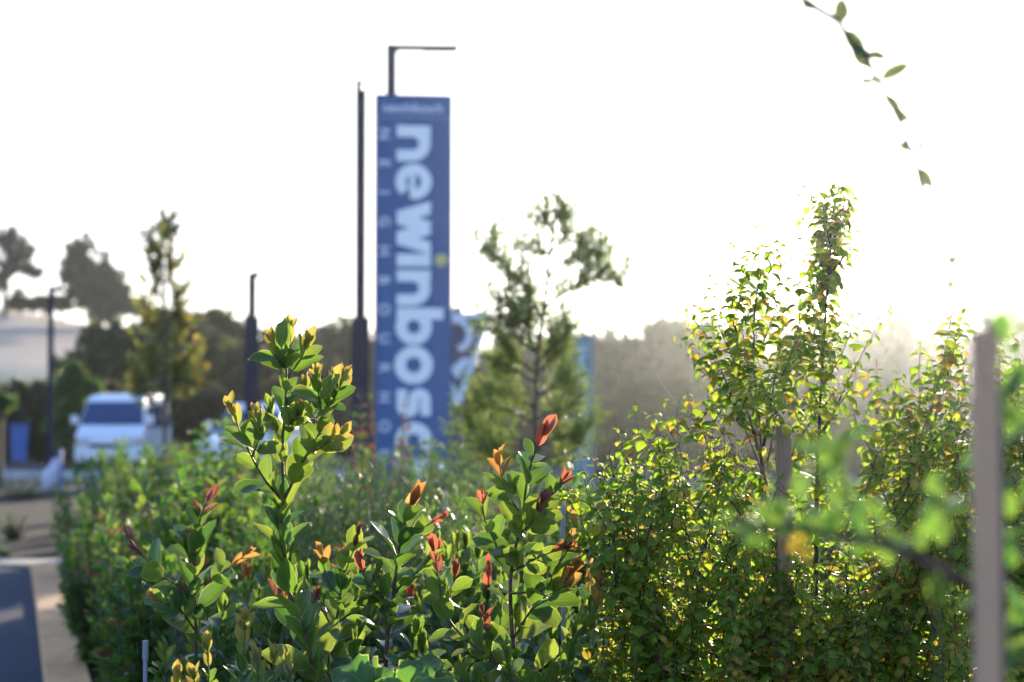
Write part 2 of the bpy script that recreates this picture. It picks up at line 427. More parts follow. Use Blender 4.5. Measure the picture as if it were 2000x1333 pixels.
# ------------------------------------------------------------------ street lamps
def fillet(m, cx, cz, y, r, sx, sz, th, frame):
    poly = [(cx, cz)] + [(cx + sx*(r - r*math.sin(a)), cz + sz*(r - r*math.cos(a))) for a in [i*math.pi/16 for i in range(9)]]
    m.prism(poly, -th/2, th/2, frame)
def lamp(px, d, top_py, label, arm_dir, pole_w=.10, arm_len=1.0, sleeve=True, arm_mat=None, z0=0.0):
    top = W(px, top_py, d)
    e = empty('street_lamp', (top.x, d, z0), label, 'street lamp', 'dark street lamps')
    h = top.z
    rz = Matrix.Rotation(-math.atan2(top.x, d), 3, 'Z')
    m = MB(); m.box((top.x, d, (h+z0)/2), (pole_w, pole_w, h-z0), rz); m.build('pole', M['steel'], e, bevel=.006)
    if sleeve:
        m = MB(); hs = 1.6 + (800-620)/F*d
        m.box((top.x, d, (hs+z0)/2), (pole_w*1.75, pole_w*1.75, hs-z0), rz); m.build('base_sleeve', M['steel'], e, bevel=.01)
    m = MB(); m.box((top.x, d, z0+.012), (pole_w*3.2, pole_w*3.2, .024)); m.build('base_plate', M['steel'], e)
    ad = Vector(arm_dir).normalized()
    rot = Matrix(((ad.x, -ad.y, 0), (ad.y, ad.x, 0), (0, 0, 1)))
    c = Vector((top.x, d, h-.046)) + ad*(arm_len/2)
    m = MB(); m.box(c, (arm_len+.04, .12, .085), rot); m.build('arm', M['steel'], e, bevel=.004)
    m = MB(); m.box(c + ad*(arm_len*.22) - Vector((0,0,.052)), (arm_len*.5, .075, .018), rot); m.build('lamp_lens', arm_mat or M['steel_light'], e)
    return e
SD = 32.0     # distance of the sign
lp = lamp(764.5, SD+.55, 88, 'tall dark street lamp rising out of the top of the navy sign', (1, .04, 0), pole_w=.165, arm_len=1.08, sleeve=False, arm_mat=M['steel'])
pk = SD+.55
tp = W(764.5, 88, pk)
m = MB()
fillet(m, tp.x+.073, tp.z-.088, pk, .09, 1, -1, .06, lambda p: Vector((p.x, pk+p.y, p.z)))
m.build('arm_bracket', M['steel'], lp)
lamp(705, 33.5, 173, 'tall plain dark lamp post close beside the left edge of the navy sign', (.05, -1, 0), pole_w=.18, arm_len=.9)
lamp(492.5, 35.5, 535, 'short dark lamp post behind the tall olive shrub, in front of the woods', (.25, -1, 0), pole_w=.145, arm_len=.6)
l4 = lamp(100, 39.0, 560, 'short dark lamp post with tan lamp head standing against the dry hillside', (.9, -.6, 0), pole_w=.115, arm_len=.26, sleeve=False)
# ------------------------------------------------------------------ the sign
def ribbon(path, wd):
    L, Rr = [], []
    for i, p in enumerate(path):
        a = path[max(0, i-1)]; b = path[min(len(path)-1, i+1)]
        dx, dy = b[0]-a[0], b[1]-a[1]; q = math.hypot(dx, dy) or 1
        nx, ny = -dy/q, dx/q
        L.append((p[0]+nx*wd/2, p[1]+ny*wd/2)); Rr.append((p[0]-nx*wd/2, p[1]-ny*wd/2))
    return L, Rr
def arc(cx, cy, r, a0, a1, n=28):
    return [(cx+r*math.cos(R(a0+(a1-a0)*i/n)), cy+r*math.sin(R(a0+(a1-a0)*i/n))) for i in range(n+1)]
WT = .34
def glyph(ch):
    w = WT; rr = .54-w/2
    if ch in 'nh':
        W_ = 1.06; r = (W_-w)/2; cy = 1-w/2-r
        return [([(w/2, 0), (w/2, 1.0 if ch == 'n' else 1.42)], w), (arc(W_/2, cy, r, 180, 0)+[(W_-w/2, 0)], w)]
    if ch == 'e': return [(arc(.54, .5, rr+.01, 0, 318), w-.03), ([(.16, .47), (1.045, .47)], .17)]
    if ch == 'w': return 'w'
    if ch == 'i': return [([(w/2+.02, 0), (w/2+.02, 1)], w+.03)]
    if ch == 'b': return [([(w/2, 0), (w/2, 1.38)], w), (arc(.56, .5, rr, 0, 360), w)]
    if ch == 'o': return [(arc(.57, .5, .57-w/2, 0, 360), w)]
    if ch == 'c': return [(arc(.56, .5, rr, 48, 312), w)]
    if ch == 's':
        q = .30; a = 1-q/2; b = q/2; r = (a-.5)/2
        return [([(.84, a)] + arc(.36, .5+r, r, 90, 270, 16) + arc(.56, .5-r, r, 90, -90, 16) + [(.06, b)], q)]
sign_bl = W(735, 1060, SD)
sc = SD/F
xh = 66*sc
sw = 146*sc; sh = W(735, 188, SD).z; th = .16
yaw = R(7)
sx = W(735, 400, SD).x
sign = empty('sign_tower', (sx + sw/2, SD, 0), 'tall navy blue sign tower with large white sideways lettering and a yellow dot', 'sign', rz=yaw)
def SF(p):   # sign local: x right from left edge, y depth (neg = towards camera), z up from ground
    return Vector((p.x - sw/2, p.y, p.z))
sw_ = sw/math.cos(yaw)
def spart(m, name, mat, bevel=0): return m.build(name, mat, sign, world=False, bevel=bevel)
m = MB(); m.box((0, th/2, sh/2+.15), (sw_, th, sh-.3)); spart(m, 'panel', M['navy_panel'], .008)
m = MB(); m.box((0, th/2, .075), (sw_*1.06, th*2.2, .15)); spart(m, 'plinth', M['concrete'])
m = MB(); m.box((0, th/2, sh+.012), (sw_+.02, th+.02, .024)); spart(m, 'top_cap', M['navy'])
for s in (-1, 1):
    m = MB(); m.box((s*(sw_/2+.008), th/2, sh/2+.15), (.016, th+.02, sh-.3)); spart(m, 'side_trim', M['navy'])
def SL(px, py): # photo pixel on the sign's face -> local x, z
    p = W(px, py, SD); return p.x - (sx+sw/2), p.z
starts = [('n',246),('e',320),('w',395),('i',496),('n',528),('b',602),('o',676),('s',757),('c',824),('h',898)]
for ch, py in starts:
    x0, z0 = SL(775, py)
    g = glyph(ch); m = MB()
    mp = lambda q: (x0 + q[1]*xh, z0 - q[0]*xh)
    if g == 'w':
        hw = .19
        for k, (a, b) in enumerate([((.17,1),(.47,0)), ((.47,0),(.77,1)), ((.77,1),(1.07,0)), ((1.07,0),(1.37,1))]):
            poly = [mp((a[0]-hw,a[1])), mp((a[0]+hw,a[1])), mp((b[0]+hw,b[1])), mp((b[0]-hw,b[1]))]
            m.prism(poly, -.012-.0015*k, -.001)
    else:
        for k, (pth, wd) in enumerate(g):
            L, Q = ribbon(pth, wd); n = len(L)
            y = -.012 - .0015*k
            P_ = [mp(p) for p in L] + [mp(p) for p in Q]
            vs = [(a, y, b) for a, b in P_] + [(a, -.001, b) for a, b in P_]
            N2 = 2*n; fs = []
            for i in range(n-1):
                fs.append((i, i+1, n+i+1, n+i)); fs.append((i, N2+i, N2+i+1, i+1)); fs.append((n+i, n+i+1, N2+n+i+1, N2+n+i))
            fs += [(0, n, N2+n, N2), (n-1, N2+n-1, N2+2*n-1, 2*n-1)]
            m.add(vs, fs)
    spart(m, 'letter', M['lettering'])
def text(body, size, mat, name, loc, rot, off=.0, align='CENTER', parent=sign):
    c = bpy.data.curves.new(name, 'FONT'); c.body = body; c.size = size; c.extrude = .003; c.offset = off
    c.align_x = align; c.align_y = 'CENTER'; c.materials.append(mat)
    c.resolution_u = 4
    t_ = bpy.data.objects.new('tmp', c); me = bpy.data.meshes.new_from_object(t_); bpy.data.objects.remove(t_)
    o = bpy.data.objects.new(name, me); COL.objects.link(o); o.parent = parent; o.location = loc; o.rotation_euler = rot
    return o
for k, ch in enumerate('NEIGHBOURHOOD'):
    x, z = SL(750, 263+57.0*k)
    text(ch, .24, M['letter_faint'], 'small_letter', (x, -.006, z), (R(90), R(90), 0), .004)
x, z = SL(807, 212)
text('newinbosch', .205, M['letter_faint'], 'small_heading', (x, -.006, z), (R(90), 0, 0), .004)
x, z = SL(807, 229)
for k in range(13):
    m = MB(); m.box((x-.53+k*.088, -.004, z), (.05, .006, .012)); spart(m, 'small_dash', M['letter_faint'])
x, z = SL(862, 508)
m = MB(); m.prism([(x+.10*math.cos(a*math.pi/12), z+.10*math.sin(a*math.pi/12)) for a in range(24)], -.014, -.001); spart(m, 'yellow_dot', M['yellow'])

# ------------------------------------------------------------------ triangular board behind the sign
bd = 34.0
bp = W(893, 600, bd)
brd = empty('road_sign', (bp.x, bd, 0), 'navy and white downward pointing triangle sign partly behind the navy sign tower', 'road sign', rz=R(0))
m = MB(); m.box((0, .05, bp.z/2), (.17, .10, bp.z)); m.build('post', M['navy'], brd, world=False)
def bx(px, py): p = W(px, py, bd); return (p.x-bp.x, p.z)
tri_o = [bx(800, 612), bx(968, 612), bx(952, 640), bx(905, 780), bx(893, 796), bx(880, 780), bx(812, 640)]
m = MB(); m.prism(tri_o, -.03, -.005); m.build('white_border', M['lettering'], brd, world=False)
tri_i = [bx(815, 621), bx(954, 621), bx(942, 645), bx(895, 768), bx(830, 645)]
m = MB(); m.prism(tri_i, -.034, -.0301); m.build('navy_face', M['navy'], brd, world=False)
m = MB()
cx, cz = bx(888, 654)
L, Q = ribbon([(cx+a*.255, cz+b*.255) for a, b in arc(0, 0, 1, -75, 130, 20)], .12)
for i in range(len(L)-1): m.prism([L[i], L[i+1], Q[i+1], Q[i]], -.040, -.036)
m.build('curved_arrow', M['lettering'], brd, world=False)
m = MB(); m.prism([bx(878, 722), bx(902, 700), bx(921, 700), bx(894, 742)], -.040, -.036)
m.build('arrow_head', M['lettering'], brd, world=False)
# teal information pillar
td = 24.0; p0 = W(1142, 655, td)
tl = empty('information_pillar', (p0.x, td, 0), 'pale teal upright information pillar behind the feathery young tree', 'pillar', rz=R(-28))
m = MB(); m.box((0, 0, p0.z/2), (.23, .17, p0.z)); m.build('body', M['teal'], tl, world=False, bevel=.006)
m = MB(); m.box((.005, -.09, p0.z*.56), (.205, .012, p0.z*.84)); m.build('front_panel', M['pale_teal'], tl, world=False)
for k in range(14):
    m = MB(); m.box((.005, -.098, p0.z*.93-k*.085), (.15-.04*((k*7) % 3), .004, .02)); m.build('text_line', M['letter_faint'], tl, world=False)

# ------------------------------------------------------------------ vehicles
def vehicle(name, loc, rz, prof, label, cat, ws, side_windows, wheel_y, wheel_r, width, lights_z, group=None):
    """prof: (y, z, half width) round the side outline; ws = indices of the windscreen edge"""
    e = empty(name, loc, label, cat, group, rz)
    n = len(prof)
    vs = [(-h, y, z) for y, z, h in prof] + [(h, y, z) for y, z, h in prof]
    m = MB(); m.add(vs, [tuple(range(n)), tuple(range(2*n-1, n-1, -1))] + [((i+1) % n, i, n+i, n+(i+1) % n) for i in range(n)])
    b = m.build('body', M['white_paint'], e, world=False, bevel=.045)
    a, c = prof[ws], prof[ws+1]
    dy, dz = c[0]-a[0], c[1]-a[1]; l = math.hypot(dy, dz); ny, nz = -dz/l*.006, dy/l*.006
    def lerp(t, f): return (a[0]+dy*t+ny, a[1]+dz*t+nz, (a[2]+(c[2]-a[2])*t)*f)
    p0, p1 = lerp(.04, .96), lerp(.95, .95)
    m = MB(); m.add([(-p0[2], p0[0], p0[1]), (p0[2], p0[0], p0[1]), (p1[2], p1[0], p1[1]), (-p1[2], p1[0], p1[1])], [(0,1,2,3)])
    g = m.build('windscreen', M['glass'], e, world=False)
    for s in (-1, 1):
        m = MB(); m.tube([(s*.1, p0[0]-.01, p0[1]+.01), (s*.1+.32, p0[0]+dy*.2-.01, p0[1]+dz*.2)], .012, 4); o = m.build('wiper', M['black_plastic'], g, world=False)
    for q in side_windows:
        for s in (-1, 1):
            m = MB(); pts = []
            for (y, z) in q:
                pts.append((s*(width(z)+.006), y, z))
            m.add(pts if s > 0 else pts[::-1], [tuple(range(len(pts)))]); m.build('side_window', M['glass'], e, world=False)
    for y in wheel_y:
        for s in (-1, 1):
            hw = prof[0][2]
            m = MB(); m.tube([(s*(hw-.20), y, wheel_r), (s*(hw-.17), y, wheel_r), (s*(hw+.01), y, wheel_r), (s*(hw+.03), y, wheel_r)], [wheel_r*.9, wheel_r, wheel_r, wheel_r*.9], 28)
            wl = m.build('wheel', M['rubber'], e, world=False)
            m = MB(); m.tube([(s*(hw+.0), y, wheel_r), (s*(hw+.036), y, wheel_r)], wheel_r*.6, 20); m.build('rim', M['chrome'], wl, world=False)
    hw = prof[0][2]
    m = MB(); m.box((0, -.06, .42), (hw*2*.97, .16, .26)); m.build('front_bumper', M['white_paint'], e, world=False, bevel=.04)
    m = MB(); m.box((0, -.035, lights_z-.12), (hw*1.1, .05, .10)); m.build('grille', M['black_plastic'], e, world=False, bevel=.01)
    for s in (-1, 1):
        m = MB(); m.box((s*(hw-.20), -.03, lights_z), (.32, .09, .17)); hl = m.build('headlight', M['lamp_lens'], e, world=False, bevel=.03)
        m = MB(); m.box((s*(hw-.055), -.035, lights_z), (.06, .09, .12)); m.build('indicator', M['amber'], hl, world=False)
        a = prof[ws]
        m = MB(); m.box((s*(a[2]+.13), a[0]+.12, a[1]+.16), (.16, .10, .22)); m.tube([(s*a[2]*.97, a[0]+.14, a[1]+.10), (s*(a[2]+.12), a[0]+.12, a[1]+.12)], .02, 6)
        m.build('wing_mirror', M['white_paint'], e, world=False, bevel=.02)
    m = MB(); m.box((0, -.145, .43), (.44, .012, .11)); m.build('number_plate', M['plate'], e, world=False)
    return e
v = W(212, 800, 49.5)
vehicle('minibus', (v.x, 49.5, .02), R(1.0),
    [(0,.30,.84),(-.02,.80,.84),(.10,1.00,.83),(.42,1.16,.82),(1.02,1.80,.74),(1.35,1.94,.70),(2.6,1.99,.70),(4.5,1.95,.70),(4.72,1.7,.73),(4.78,1.0,.84),(4.75,.30,.84)],
    'white minibus parked on the cross road with its side lit by the sun', 'minibus', 3,
    [[(1.0,1.12),(1.75,1.12),(1.75,1.68),(1.28,1.68)], [(1.9,1.12),(3.1,1.12),(3.1,1.68),(1.9,1.68)], [(3.25,1.12),(4.5,1.12),(4.4,1.68),(3.25,1.68)]],
    (.85, 3.75), .33, lambda z: .84-(z-1.0)*.13 if z > 1 else .84, .80)
v = W(455, 800, 45.5)
vehicle('hatchback_car', (v.x, 45.6, .02), R(-8),
    [(0,.28,.86),(-.03,.62,.86),(.12,.84,.85),(1.05,1.02,.83),(1.80,1.56,.66),(2.3,1.73,.62),(3.3,1.73,.62),(4.0,1.48,.66),(4.25,1.0,.84),(4.3,.30,.86)],
    'white car with a rounded roof half hidden behind the shrubs', 'car', 3,
    [[(1.45,1.06),(2.4,1.06),(2.4,1.56),(1.98,1.56)], [(2.5,1.06),(3.9,1.06),(3.6,1.56),(2.5,1.56)]],
    (.85, 3.4), .32, lambda z: .84-(z-1.0)*.30 if z > 1 else .84, .66)
# wheelie bin
b0 = W(38, 800, 58.0)
bn = empty('wheelie_bin', (b0.x, 58, .0), 'blue wheeled rubbish bin by the brown scrub beyond the road', 'bin', rz=R(12))
m = MB(); m.box((0,0,.58), (.50,.56,.98)); 
for i in range(4): 
    x,y,z = m.v[i]; m.v[i] = (x*.84, y*.84, z)
m.build('bin_body', M['blue_bin'], bn, world=False, bevel=.03)
m = MB(); m.box((0,-.01,1.12), (.58,.66,.07), top=.9); m.build('lid', M['blue_bin'], bn, world=False, bevel=.02)
m = MB(); m.tube([(-.2,.36,1.05),(.2,.36,1.05)], .02, 8); m.build('handle', M['blue_bin'], bn, world=False)
for s in (-1,1):
    m = MB(); m.tube([(s*.24,.22,.12),(s*.29,.22,.12)], .12, 16); m.build('wheel', M['rubber'], bn, world=False)
# plastic wrapped lamp base
b0 = W(104, 800, 38.4)
wb = empty('plastic_sack', (b0.x, 38.4, 0), 'crumpled white plastic sack leaning at the foot of the lamp post', 'sack')
m = bmesh.new(); bmesh.ops.create_icosphere(m, subdivisions=3, radius=1)
for vv in m.verts:
    p = vv.co; q = 1+.25*math.sin(p.x*5+p.z*3)*math.cos(p.y*4+2*p.z)
    hgt = (p.z+1)/2
    vv.co = Vector((p.x*.20*q*(1-.45*hgt)-.1*(1-hgt)+.08*hgt, p.y*.16*q, hgt*.68))
me = bpy.data.meshes.new('sack_body'); m.to_mesh(me); m.free(); me.materials.append(M['white_wrap']); me.polygons.foreach_set('use_smooth', [True]*len(me.polygons))
link('sack_body', me, wb, world=False)
m = MB(); m.box((.14,.0,.42), (.07,.05,.84)); m.build('blue_strap', M['blue_bin'], wb, world=False)

# ------------------------------------------------------------------ leaves
def leaf_template(prof, bend, fold, rows=6, cols=4, curl=0.0, wave=0.0, petiole=.06):
    """prof(t)->half width for t in 0..1; centre line turns down by bend radians over the length"""
    V, UV, Fc = [], [], []
    y = z = 0.0; prev = 0; ts = [i/rows for i in range(rows+1)]
    ts = [0.0] + [petiole + (1-petiole)*t for t in ts]
    for i, t in enumerate(ts):
        if i: 
            ang = curl*.5 - (curl+bend)*((t+prev)/2)
            y += (t-prev)*math.cos(ang); z += (t-prev)*math.sin(ang)
        prev = t
        ang = curl*.5 - (curl+bend)*t
        hw = .012 if t <= petiole+1e-6 and i < 2 else prof((t-petiole)/(1-petiole))
        for k in range(cols+1):
            u = k/cols*2-1
            h = fold*hw*abs(u)**1.3 + wave*hw*math.sin(t*9+u*2.2)*abs(u)
            V.append((u*hw*(1-abs(fold)*.12), y - h*math.sin(ang), z + h*math.cos(ang))); UV.append((k/cols, t))
    n = cols+1
    for i in range(len(ts)-1):
        for k in range(cols):
            Fc.append((i*n+k, i*n+k+1, (i+1)*n+k+1, (i+1)*n+k))
    return np.array(V), np.array(UV), np.array(Fc)
ell = lambda wd, pw=.5, sh=1.0: (lambda t: wd*max(.0, 1-abs(2*t**sh-1)**2.0)**pw + .002)
T = {
 'round':   leaf_template(ell(.32,.5,1.15), .22, .22, 6, 4, wave=.10),
 'round2':  leaf_template(ell(.29,.48,1.25), .55, .30, 6, 4, wave=.16),
 'oval':    leaf_template(ell(.255,.52,1.05), .30, .28, 6, 4, wave=.12),
 'point':   leaf_template(ell(.24,.80,.90), .30, .30, 6, 4, wave=.10),
 'point2':  leaf_template(ell(.215,.80,.92), -.25, .42, 6, 4, wave=.16),
 'young':   leaf_template(ell(.20,.62,1.0), -.35, .75, 5, 4),
 'youngr':  leaf_template(ell(.25,.55,1.1), -.25, .60, 5, 4),
 'tipflat': leaf_template(ell(.235,.62,1.0), -.20, .35, 5, 4, wave=.15),
 'hook':    leaf_template(ell(.27,.72,.80), 2.0, -.60, 5, 4, curl=.9),
 'hook2':   leaf_template(ell(.29,.72,.82), 1.5, -.50, 5, 4, curl=.9),
 'hook3':   leaf_template(ell(.25,.75,.75), 2.6, -.75, 5, 4, curl=.7),
 'flat':    leaf_template(ell(.27,.70,.9), .5, -.2, 5, 4),
 'mid':     leaf_template(ell(.23,.65,.95), .5, .3, 3, 2),
 'narrow':  leaf_template(ell(.075,.7,.9), .45, .1, 3, 2, petiole=.02),
 'far':     leaf_template(ell(.34,.6,1.0), .4, .3, 2, 1, petiole=.02),
}
_lm = {}
def leaf_mesh(t, mat):
    k = (t, mat)
    if k not in _lm:
        V, UV, Fc = T[t]
        me = bpy.data.meshes.new('leaf'); me.from_pydata(V.tolist(), [], Fc.tolist())
        me.polygons.foreach_set('use_smooth', [True]*len(Fc))
        ul = me.uv_layers.new(name='UVMap'); ul.data.foreach_set('uv', UV[Fc.reshape(-1)].reshape(-1))
        me.materials.append(M[mat]); me.update(); _lm[k] = me
    return _lm[k]
def join_leaves(name, recs, parent, world=True, kind='stuff'):
    """recs: (template, mat, 3x3*scale ndarray, origin) -> one mesh"""
    if not recs: return None
    mats = sorted({r[1] for r in recs}); VV, FF, UU, TT, MI = [], [], [], [], []; off = 0
    for key in sorted({(r[0], r[1]) for r in recs}):
        rr = [r for r in recs if (r[0], r[1]) == key]
        V, UV, Fc = T[key[0]]
        A = np.array([r[2] for r in rr]); O = np.array([r[3] for r in rr])
        P = np.einsum('nij,vj->nvi', A, V) + O[:, None, :]
        k, nv = len(rr), len(V)
        FF.append((Fc[None] + (off + np.arange(k)*nv)[:, None, None]).reshape(-1, 4))
        VV.append(P.reshape(-1, 3)); UU.append(np.tile(UV[Fc.reshape(-1)], (k, 1)))
        TT.append(np.repeat(nrs.rand(k), nv)); MI.append(np.full(k*len(Fc), mats.index(key[1])))
        off += k*nv
    V = np.concatenate(VV); Fq = np.concatenate(FF); U = np.concatenate(UU); Tt = np.concatenate(TT); MI = np.concatenate(MI)
    me = bpy.data.meshes.new(name)
    me.vertices.add(len(V)); me.vertices.foreach_set('co', V.reshape(-1))
    me.loops.add(Fq.size); me.loops.foreach_set('vertex_index', Fq.reshape(-1).astype(np.int32))
    me.polygons.add(len(Fq)); me.polygons.foreach_set('loop_start', (np.arange(len(Fq))*4).astype(np.int32))
    me.polygons.foreach_set('material_index', MI.astype(np.int32)); me.polygons.foreach_set('use_smooth', np.ones(len(Fq), bool))
    ul = me.uv_layers.new(name='UVMap'); ul.data.foreach_set('uv', U.reshape(-1))
    a = me.attributes.new('tint', 'FLOAT', 'POINT'); a.data.foreach_set('value', Tt)
    for mm in mats: me.materials.append(M[mm])
    me.update(calc_edges=True)
    o = link(name, me, parent, world)
    if kind: o['kind'] = kind
    return o
def frame(d, n, s):
    """columns X (width), Y (along), Z (upper side), scaled"""
    y = d.normalized(); x = y.cross(n)
    if x.length < 1e-4: x = y.cross(Vector((.3, .9, .1)))
    x.normalize(); z = x.cross(y)
    if isinstance(s, tuple): sw_, s = s
    else: sw_ = s
    return np.array(((x.x*sw_, y.x*s, z.x*s), (x.y*sw_, y.y*s, z.y*s), (x.z*sw_, y.z*s, z.z*s)))
NOBJ = [0]
class Plant:
    def __init__(s, name, base, label, cat, group=None, singles=300):
        s.root = empty(name, base, label, cat, group); s.lv = []; s.singles = singles; s.tw = {}
    def leaf(s, t, mat, o, d, n, size): s.lv.append((t, mat, frame(d, n, size), np.array(o), size if not isinstance(size, tuple) else size[1]))
    def stem(s, pts, r0, r1, mat='bark', name='stem', n=7, keep=True):
        rad = [r0+(r1-r0)*i/(len(pts)-1) for i in range(len(pts))]
        if keep:
            m = MB(); m.tube(pts, rad, n); m.build(name, M[mat], s.root)
        else:
            s.tw.setdefault(mat, MB()).tube(pts, rad, 5, cap=False)
    def done(s, name='leaf', stuff='foliage'):
        for mat, m in s.tw.items():
            o = m.build('twigs', M[mat], s.root); o['kind'] = 'stuff'
        def score(r):
            x, y, z = r[3]
            if y < .3: return -1
            px = 1000+F*x/y; py = 800-F*(z-CAM_Z)/y
            if px < -40 or px > 2040 or py < -40 or py > 1360: return -1
            return r[4]/y**2.2*(1.0 + .25*(py < 900))
        lv = sorted(s.lv, key=lambda r: -score(r))
        k = 0; rest = []
        for r in lv:
            if k < s.singles and score(r) > 0:
                k += 1; NOBJ[0] += 1
                o = bpy.data.objects.new(name, leaf_mesh(r[0], r[1])); COL.objects.link(o); o.parent = s.root
                A = r[2]; q = r[3]
                o.matrix_parent_inverse = PINV(s.root)
                o.matrix_basis = Matrix(((A[0][0],A[0][1],A[0][2],q[0]),(A[1][0],A[1][1],A[1][2],q[1]),(A[2][0],A[2][1],A[2][2],q[2]),(0,0,0,1)))
            else: rest.append(r)
        join_leaves(stuff, [r[:4] for r in rest], s.root)
def perp(t, az):
    a = t.cross(Vector((0, 1, 0)))
    if a.length < .1: a = t.cross(Vector((1, 0, 0)))
    a.normalize(); b = t.cross(a).normalized()
    return a*math.cos(az) + b*math.sin(az)
def jit(v, a): return (v + Vector((rnd.gauss(0, a), rnd.gauss(0, a), rnd.gauss(0, a)))).normalized()

def big_shoot(pl, px, r0=.004, r1=.0015, spacing=.042, L=.075, ang=(50, 25), tm=('round','oval'), mats=('big',), tip='red', tip_n=2,
              start=.0, az0=None, stem='bark_red', name='branch', shrink=.55, step=.01, young_t=('young',), tipL=.55, face=1.5):
    """a shoot of opposite, crosswise leaf pairs; px = list of (photo x, photo y, distance)"""
    pts = smooth_path([W(*p) for p in px], step)
    pl.stem(pts, r0, r1, stem, name)
    cum = [0.0]
    for a, b in zip(pts, pts[1:]): cum.append(cum[-1]+(b-a).length)
    tot = cum[-1]; s = start*tot; az = rnd.random()*3.14 if az0 is None else az0; k = 0; i = 0
    while s < tot:
        while i < len(cum)-2 and cum[i+1] < s: i += 1
        f = s/tot; p = pts[i]; t = (pts[i+1]-pts[i]).normalized()
        rem = (tot-s)/spacing
        a = R(ang[0]+(ang[1]-ang[0])*f + rnd.gauss(0, 9))
        sz = 1.2*L*(1-(1-shrink)*max(0, f-.55)/.45)*rnd.uniform(.68, 1.18)
        mt = tip if (tip and rem < 1.0) else rnd.choice(mats)
        for q in (0, math.pi):
            if rnd.random() < .05: continue
            rad = perp(t, az+q+rnd.gauss(0, .2)); d = jit(t*math.cos(a)+rad*math.sin(a), .09); n = t*math.sin(a) - rad*math.cos(a)
            n = jit(n + Vector((0,0,.25)) + Vector((0,-1,0))*(rnd.random()**.7*face), .12)
            pl.leaf(rnd.choice(tm if mt != tip else young_t), mt, p, d, n, sz*rnd.uniform(.88, 1.1))
        az += math.pi/2 + rnd.gauss(0, .15); s += .86*spacing*rnd.uniform(.7, 1.25)*(1-.35*f); k += 1
    if tip:
        p = pts[-1]; t = (pts[-1]-pts[-3]).normalized()
        for q in range(3):
            rad = perp(t, az+q*2.2); a = R(rnd.uniform(8, 34)); d = t*math.cos(a)+rad*math.sin(a)
            pl.leaf(rnd.choice(young_t), tip, p, d, jit(t*math.sin(a)-rad*math.cos(a), .35), L*tipL*rnd.uniform(.45, 1.0))

# ------------------------------------------------------------------ the sharp big-leaved shrubs
def shrub(base_px, d, label):
    b = W(base_px, 800, d); return Plant('glossy_leaved_shrub', (b.x, d, 0), label, 'shrub', 'broad leaved shrubs with coloured young tips')
def below(px, d, z=0.0):    # photo row of a point z above the ground at distance d
    return 800 + (CAM_Z-z)/d*F
D = 4.5
A = shrub(610, D, 'tall olive green shrub with yellow orange tips, highest of the glossy shrubs')
ma, ya = ('olive','olive','big'), ('point','oval')
A.stem(smooth_path([W(640, below(0,D), D), W(625, 1600, D), W(620, 1340, D)], .03), .009, .006, 'bark_red')
big_shoot(A, [(620,1340,D),(605,1277,D),(585,1212,D),(562,1147,D),(559,1100,D),(549,1050,D),(553,975,D)], .006, .004, .036, .088, (42,32), ('point','point2'), ('olive','big'), tip=None, az0=.75, shrink=.9, name='stem')
big_shoot(A, [(553,975,D),(552,900,D),(553,850,D),(558,780,D),(560,715,D),(563,650,D)], .004, .0018, .052, .080, (46,24), ('round','point'), ma, tip='amber_tip', young_t=('tipflat',), tipL=.8, az0=1.3, start=.22)
big_shoot(A, [(548,975,D),(512,930,D-.03),(476,860,D-.05),(452,800,D-.05)], .003, .0015, .044, .066, (48,22), ya, ma, tip='amber_tip', young_t=('tipflat',), tipL=.8, start=.12)
big_shoot(A, [(492,893,D-.05),(508,850,D-.1),(505,822,D-.1)], .002, .001, .030, .06, (45,18), ya, ma, tip='amber_tip', young_t=('tipflat',), tipL=.8, start=.3)
big_shoot(A, [(556,975,D),(590,905,D),(622,850,D),(638,795,D),(648,755,D)], .0035, .0016, .044, .076, (48,20), ('round','oval'), ma, tip='amber_tip', young_t=('tipflat',), tipL=.8, start=.15)
big_shoot(A, [(610,885,D),(640,866,D-.05),(662,850,D-.06)], .002, .001, .038, .064, (50,25), ya, ma, tip='amber_tip', young_t=('tipflat',), tipL=.8, start=.3)
big_shoot(A, [(626,838,D),(600,790,D+.05),(598,762,D+.06)], .002, .001, .032, .062, (46,20), ya, ma, tip='amber_tip', young_t=('tipflat',), tipL=.8, start=.3)
big_shoot(A, [(636,805,D),(655,775,D-.03),(668,748,D-.03)], .002, .001, .032, .062, (46,20), ya, ma, tip='amber_tip', young_t=('tipflat',), tipL=.8, start=.25)
big_shoot(A, [(630,815,D),(622,770,D-.05),(618,735,D-.05)], .002, .001, .032, .062, (44,18), ya, ma, tip='amber_tip', young_t=('tipflat',), tipL=.8, start=.25)
big_shoot(A, [(560,725,D),(543,700,D-.04),(532,672,D-.04)], .002, .001, .032, .064, (40,18), ya, ma, tip='amber_tip', young_t=('tipflat',), tipL=.8, start=.25)
big_shoot(A, [(562,735,D),(586,705,D),(600,672,D)], .002, .001, .032, .064, (40,18), ya, ma, tip='amber_tip', young_t=('tipflat',), tipL=.8, start=.25)
big_shoot(A, [(556,840,D),(578,815,D-.06),(582,795,D-.06)], .002, .001, .030, .05, (45,18), ya, ma, tip='maroon', start=.3)
big_shoot(A, [(553,860,D),(532,822,D+.05),(530,795,D+.05)], .002, .001, .032, .06, (45,22), ('point','round'), ma, tip='olive', start=.3)
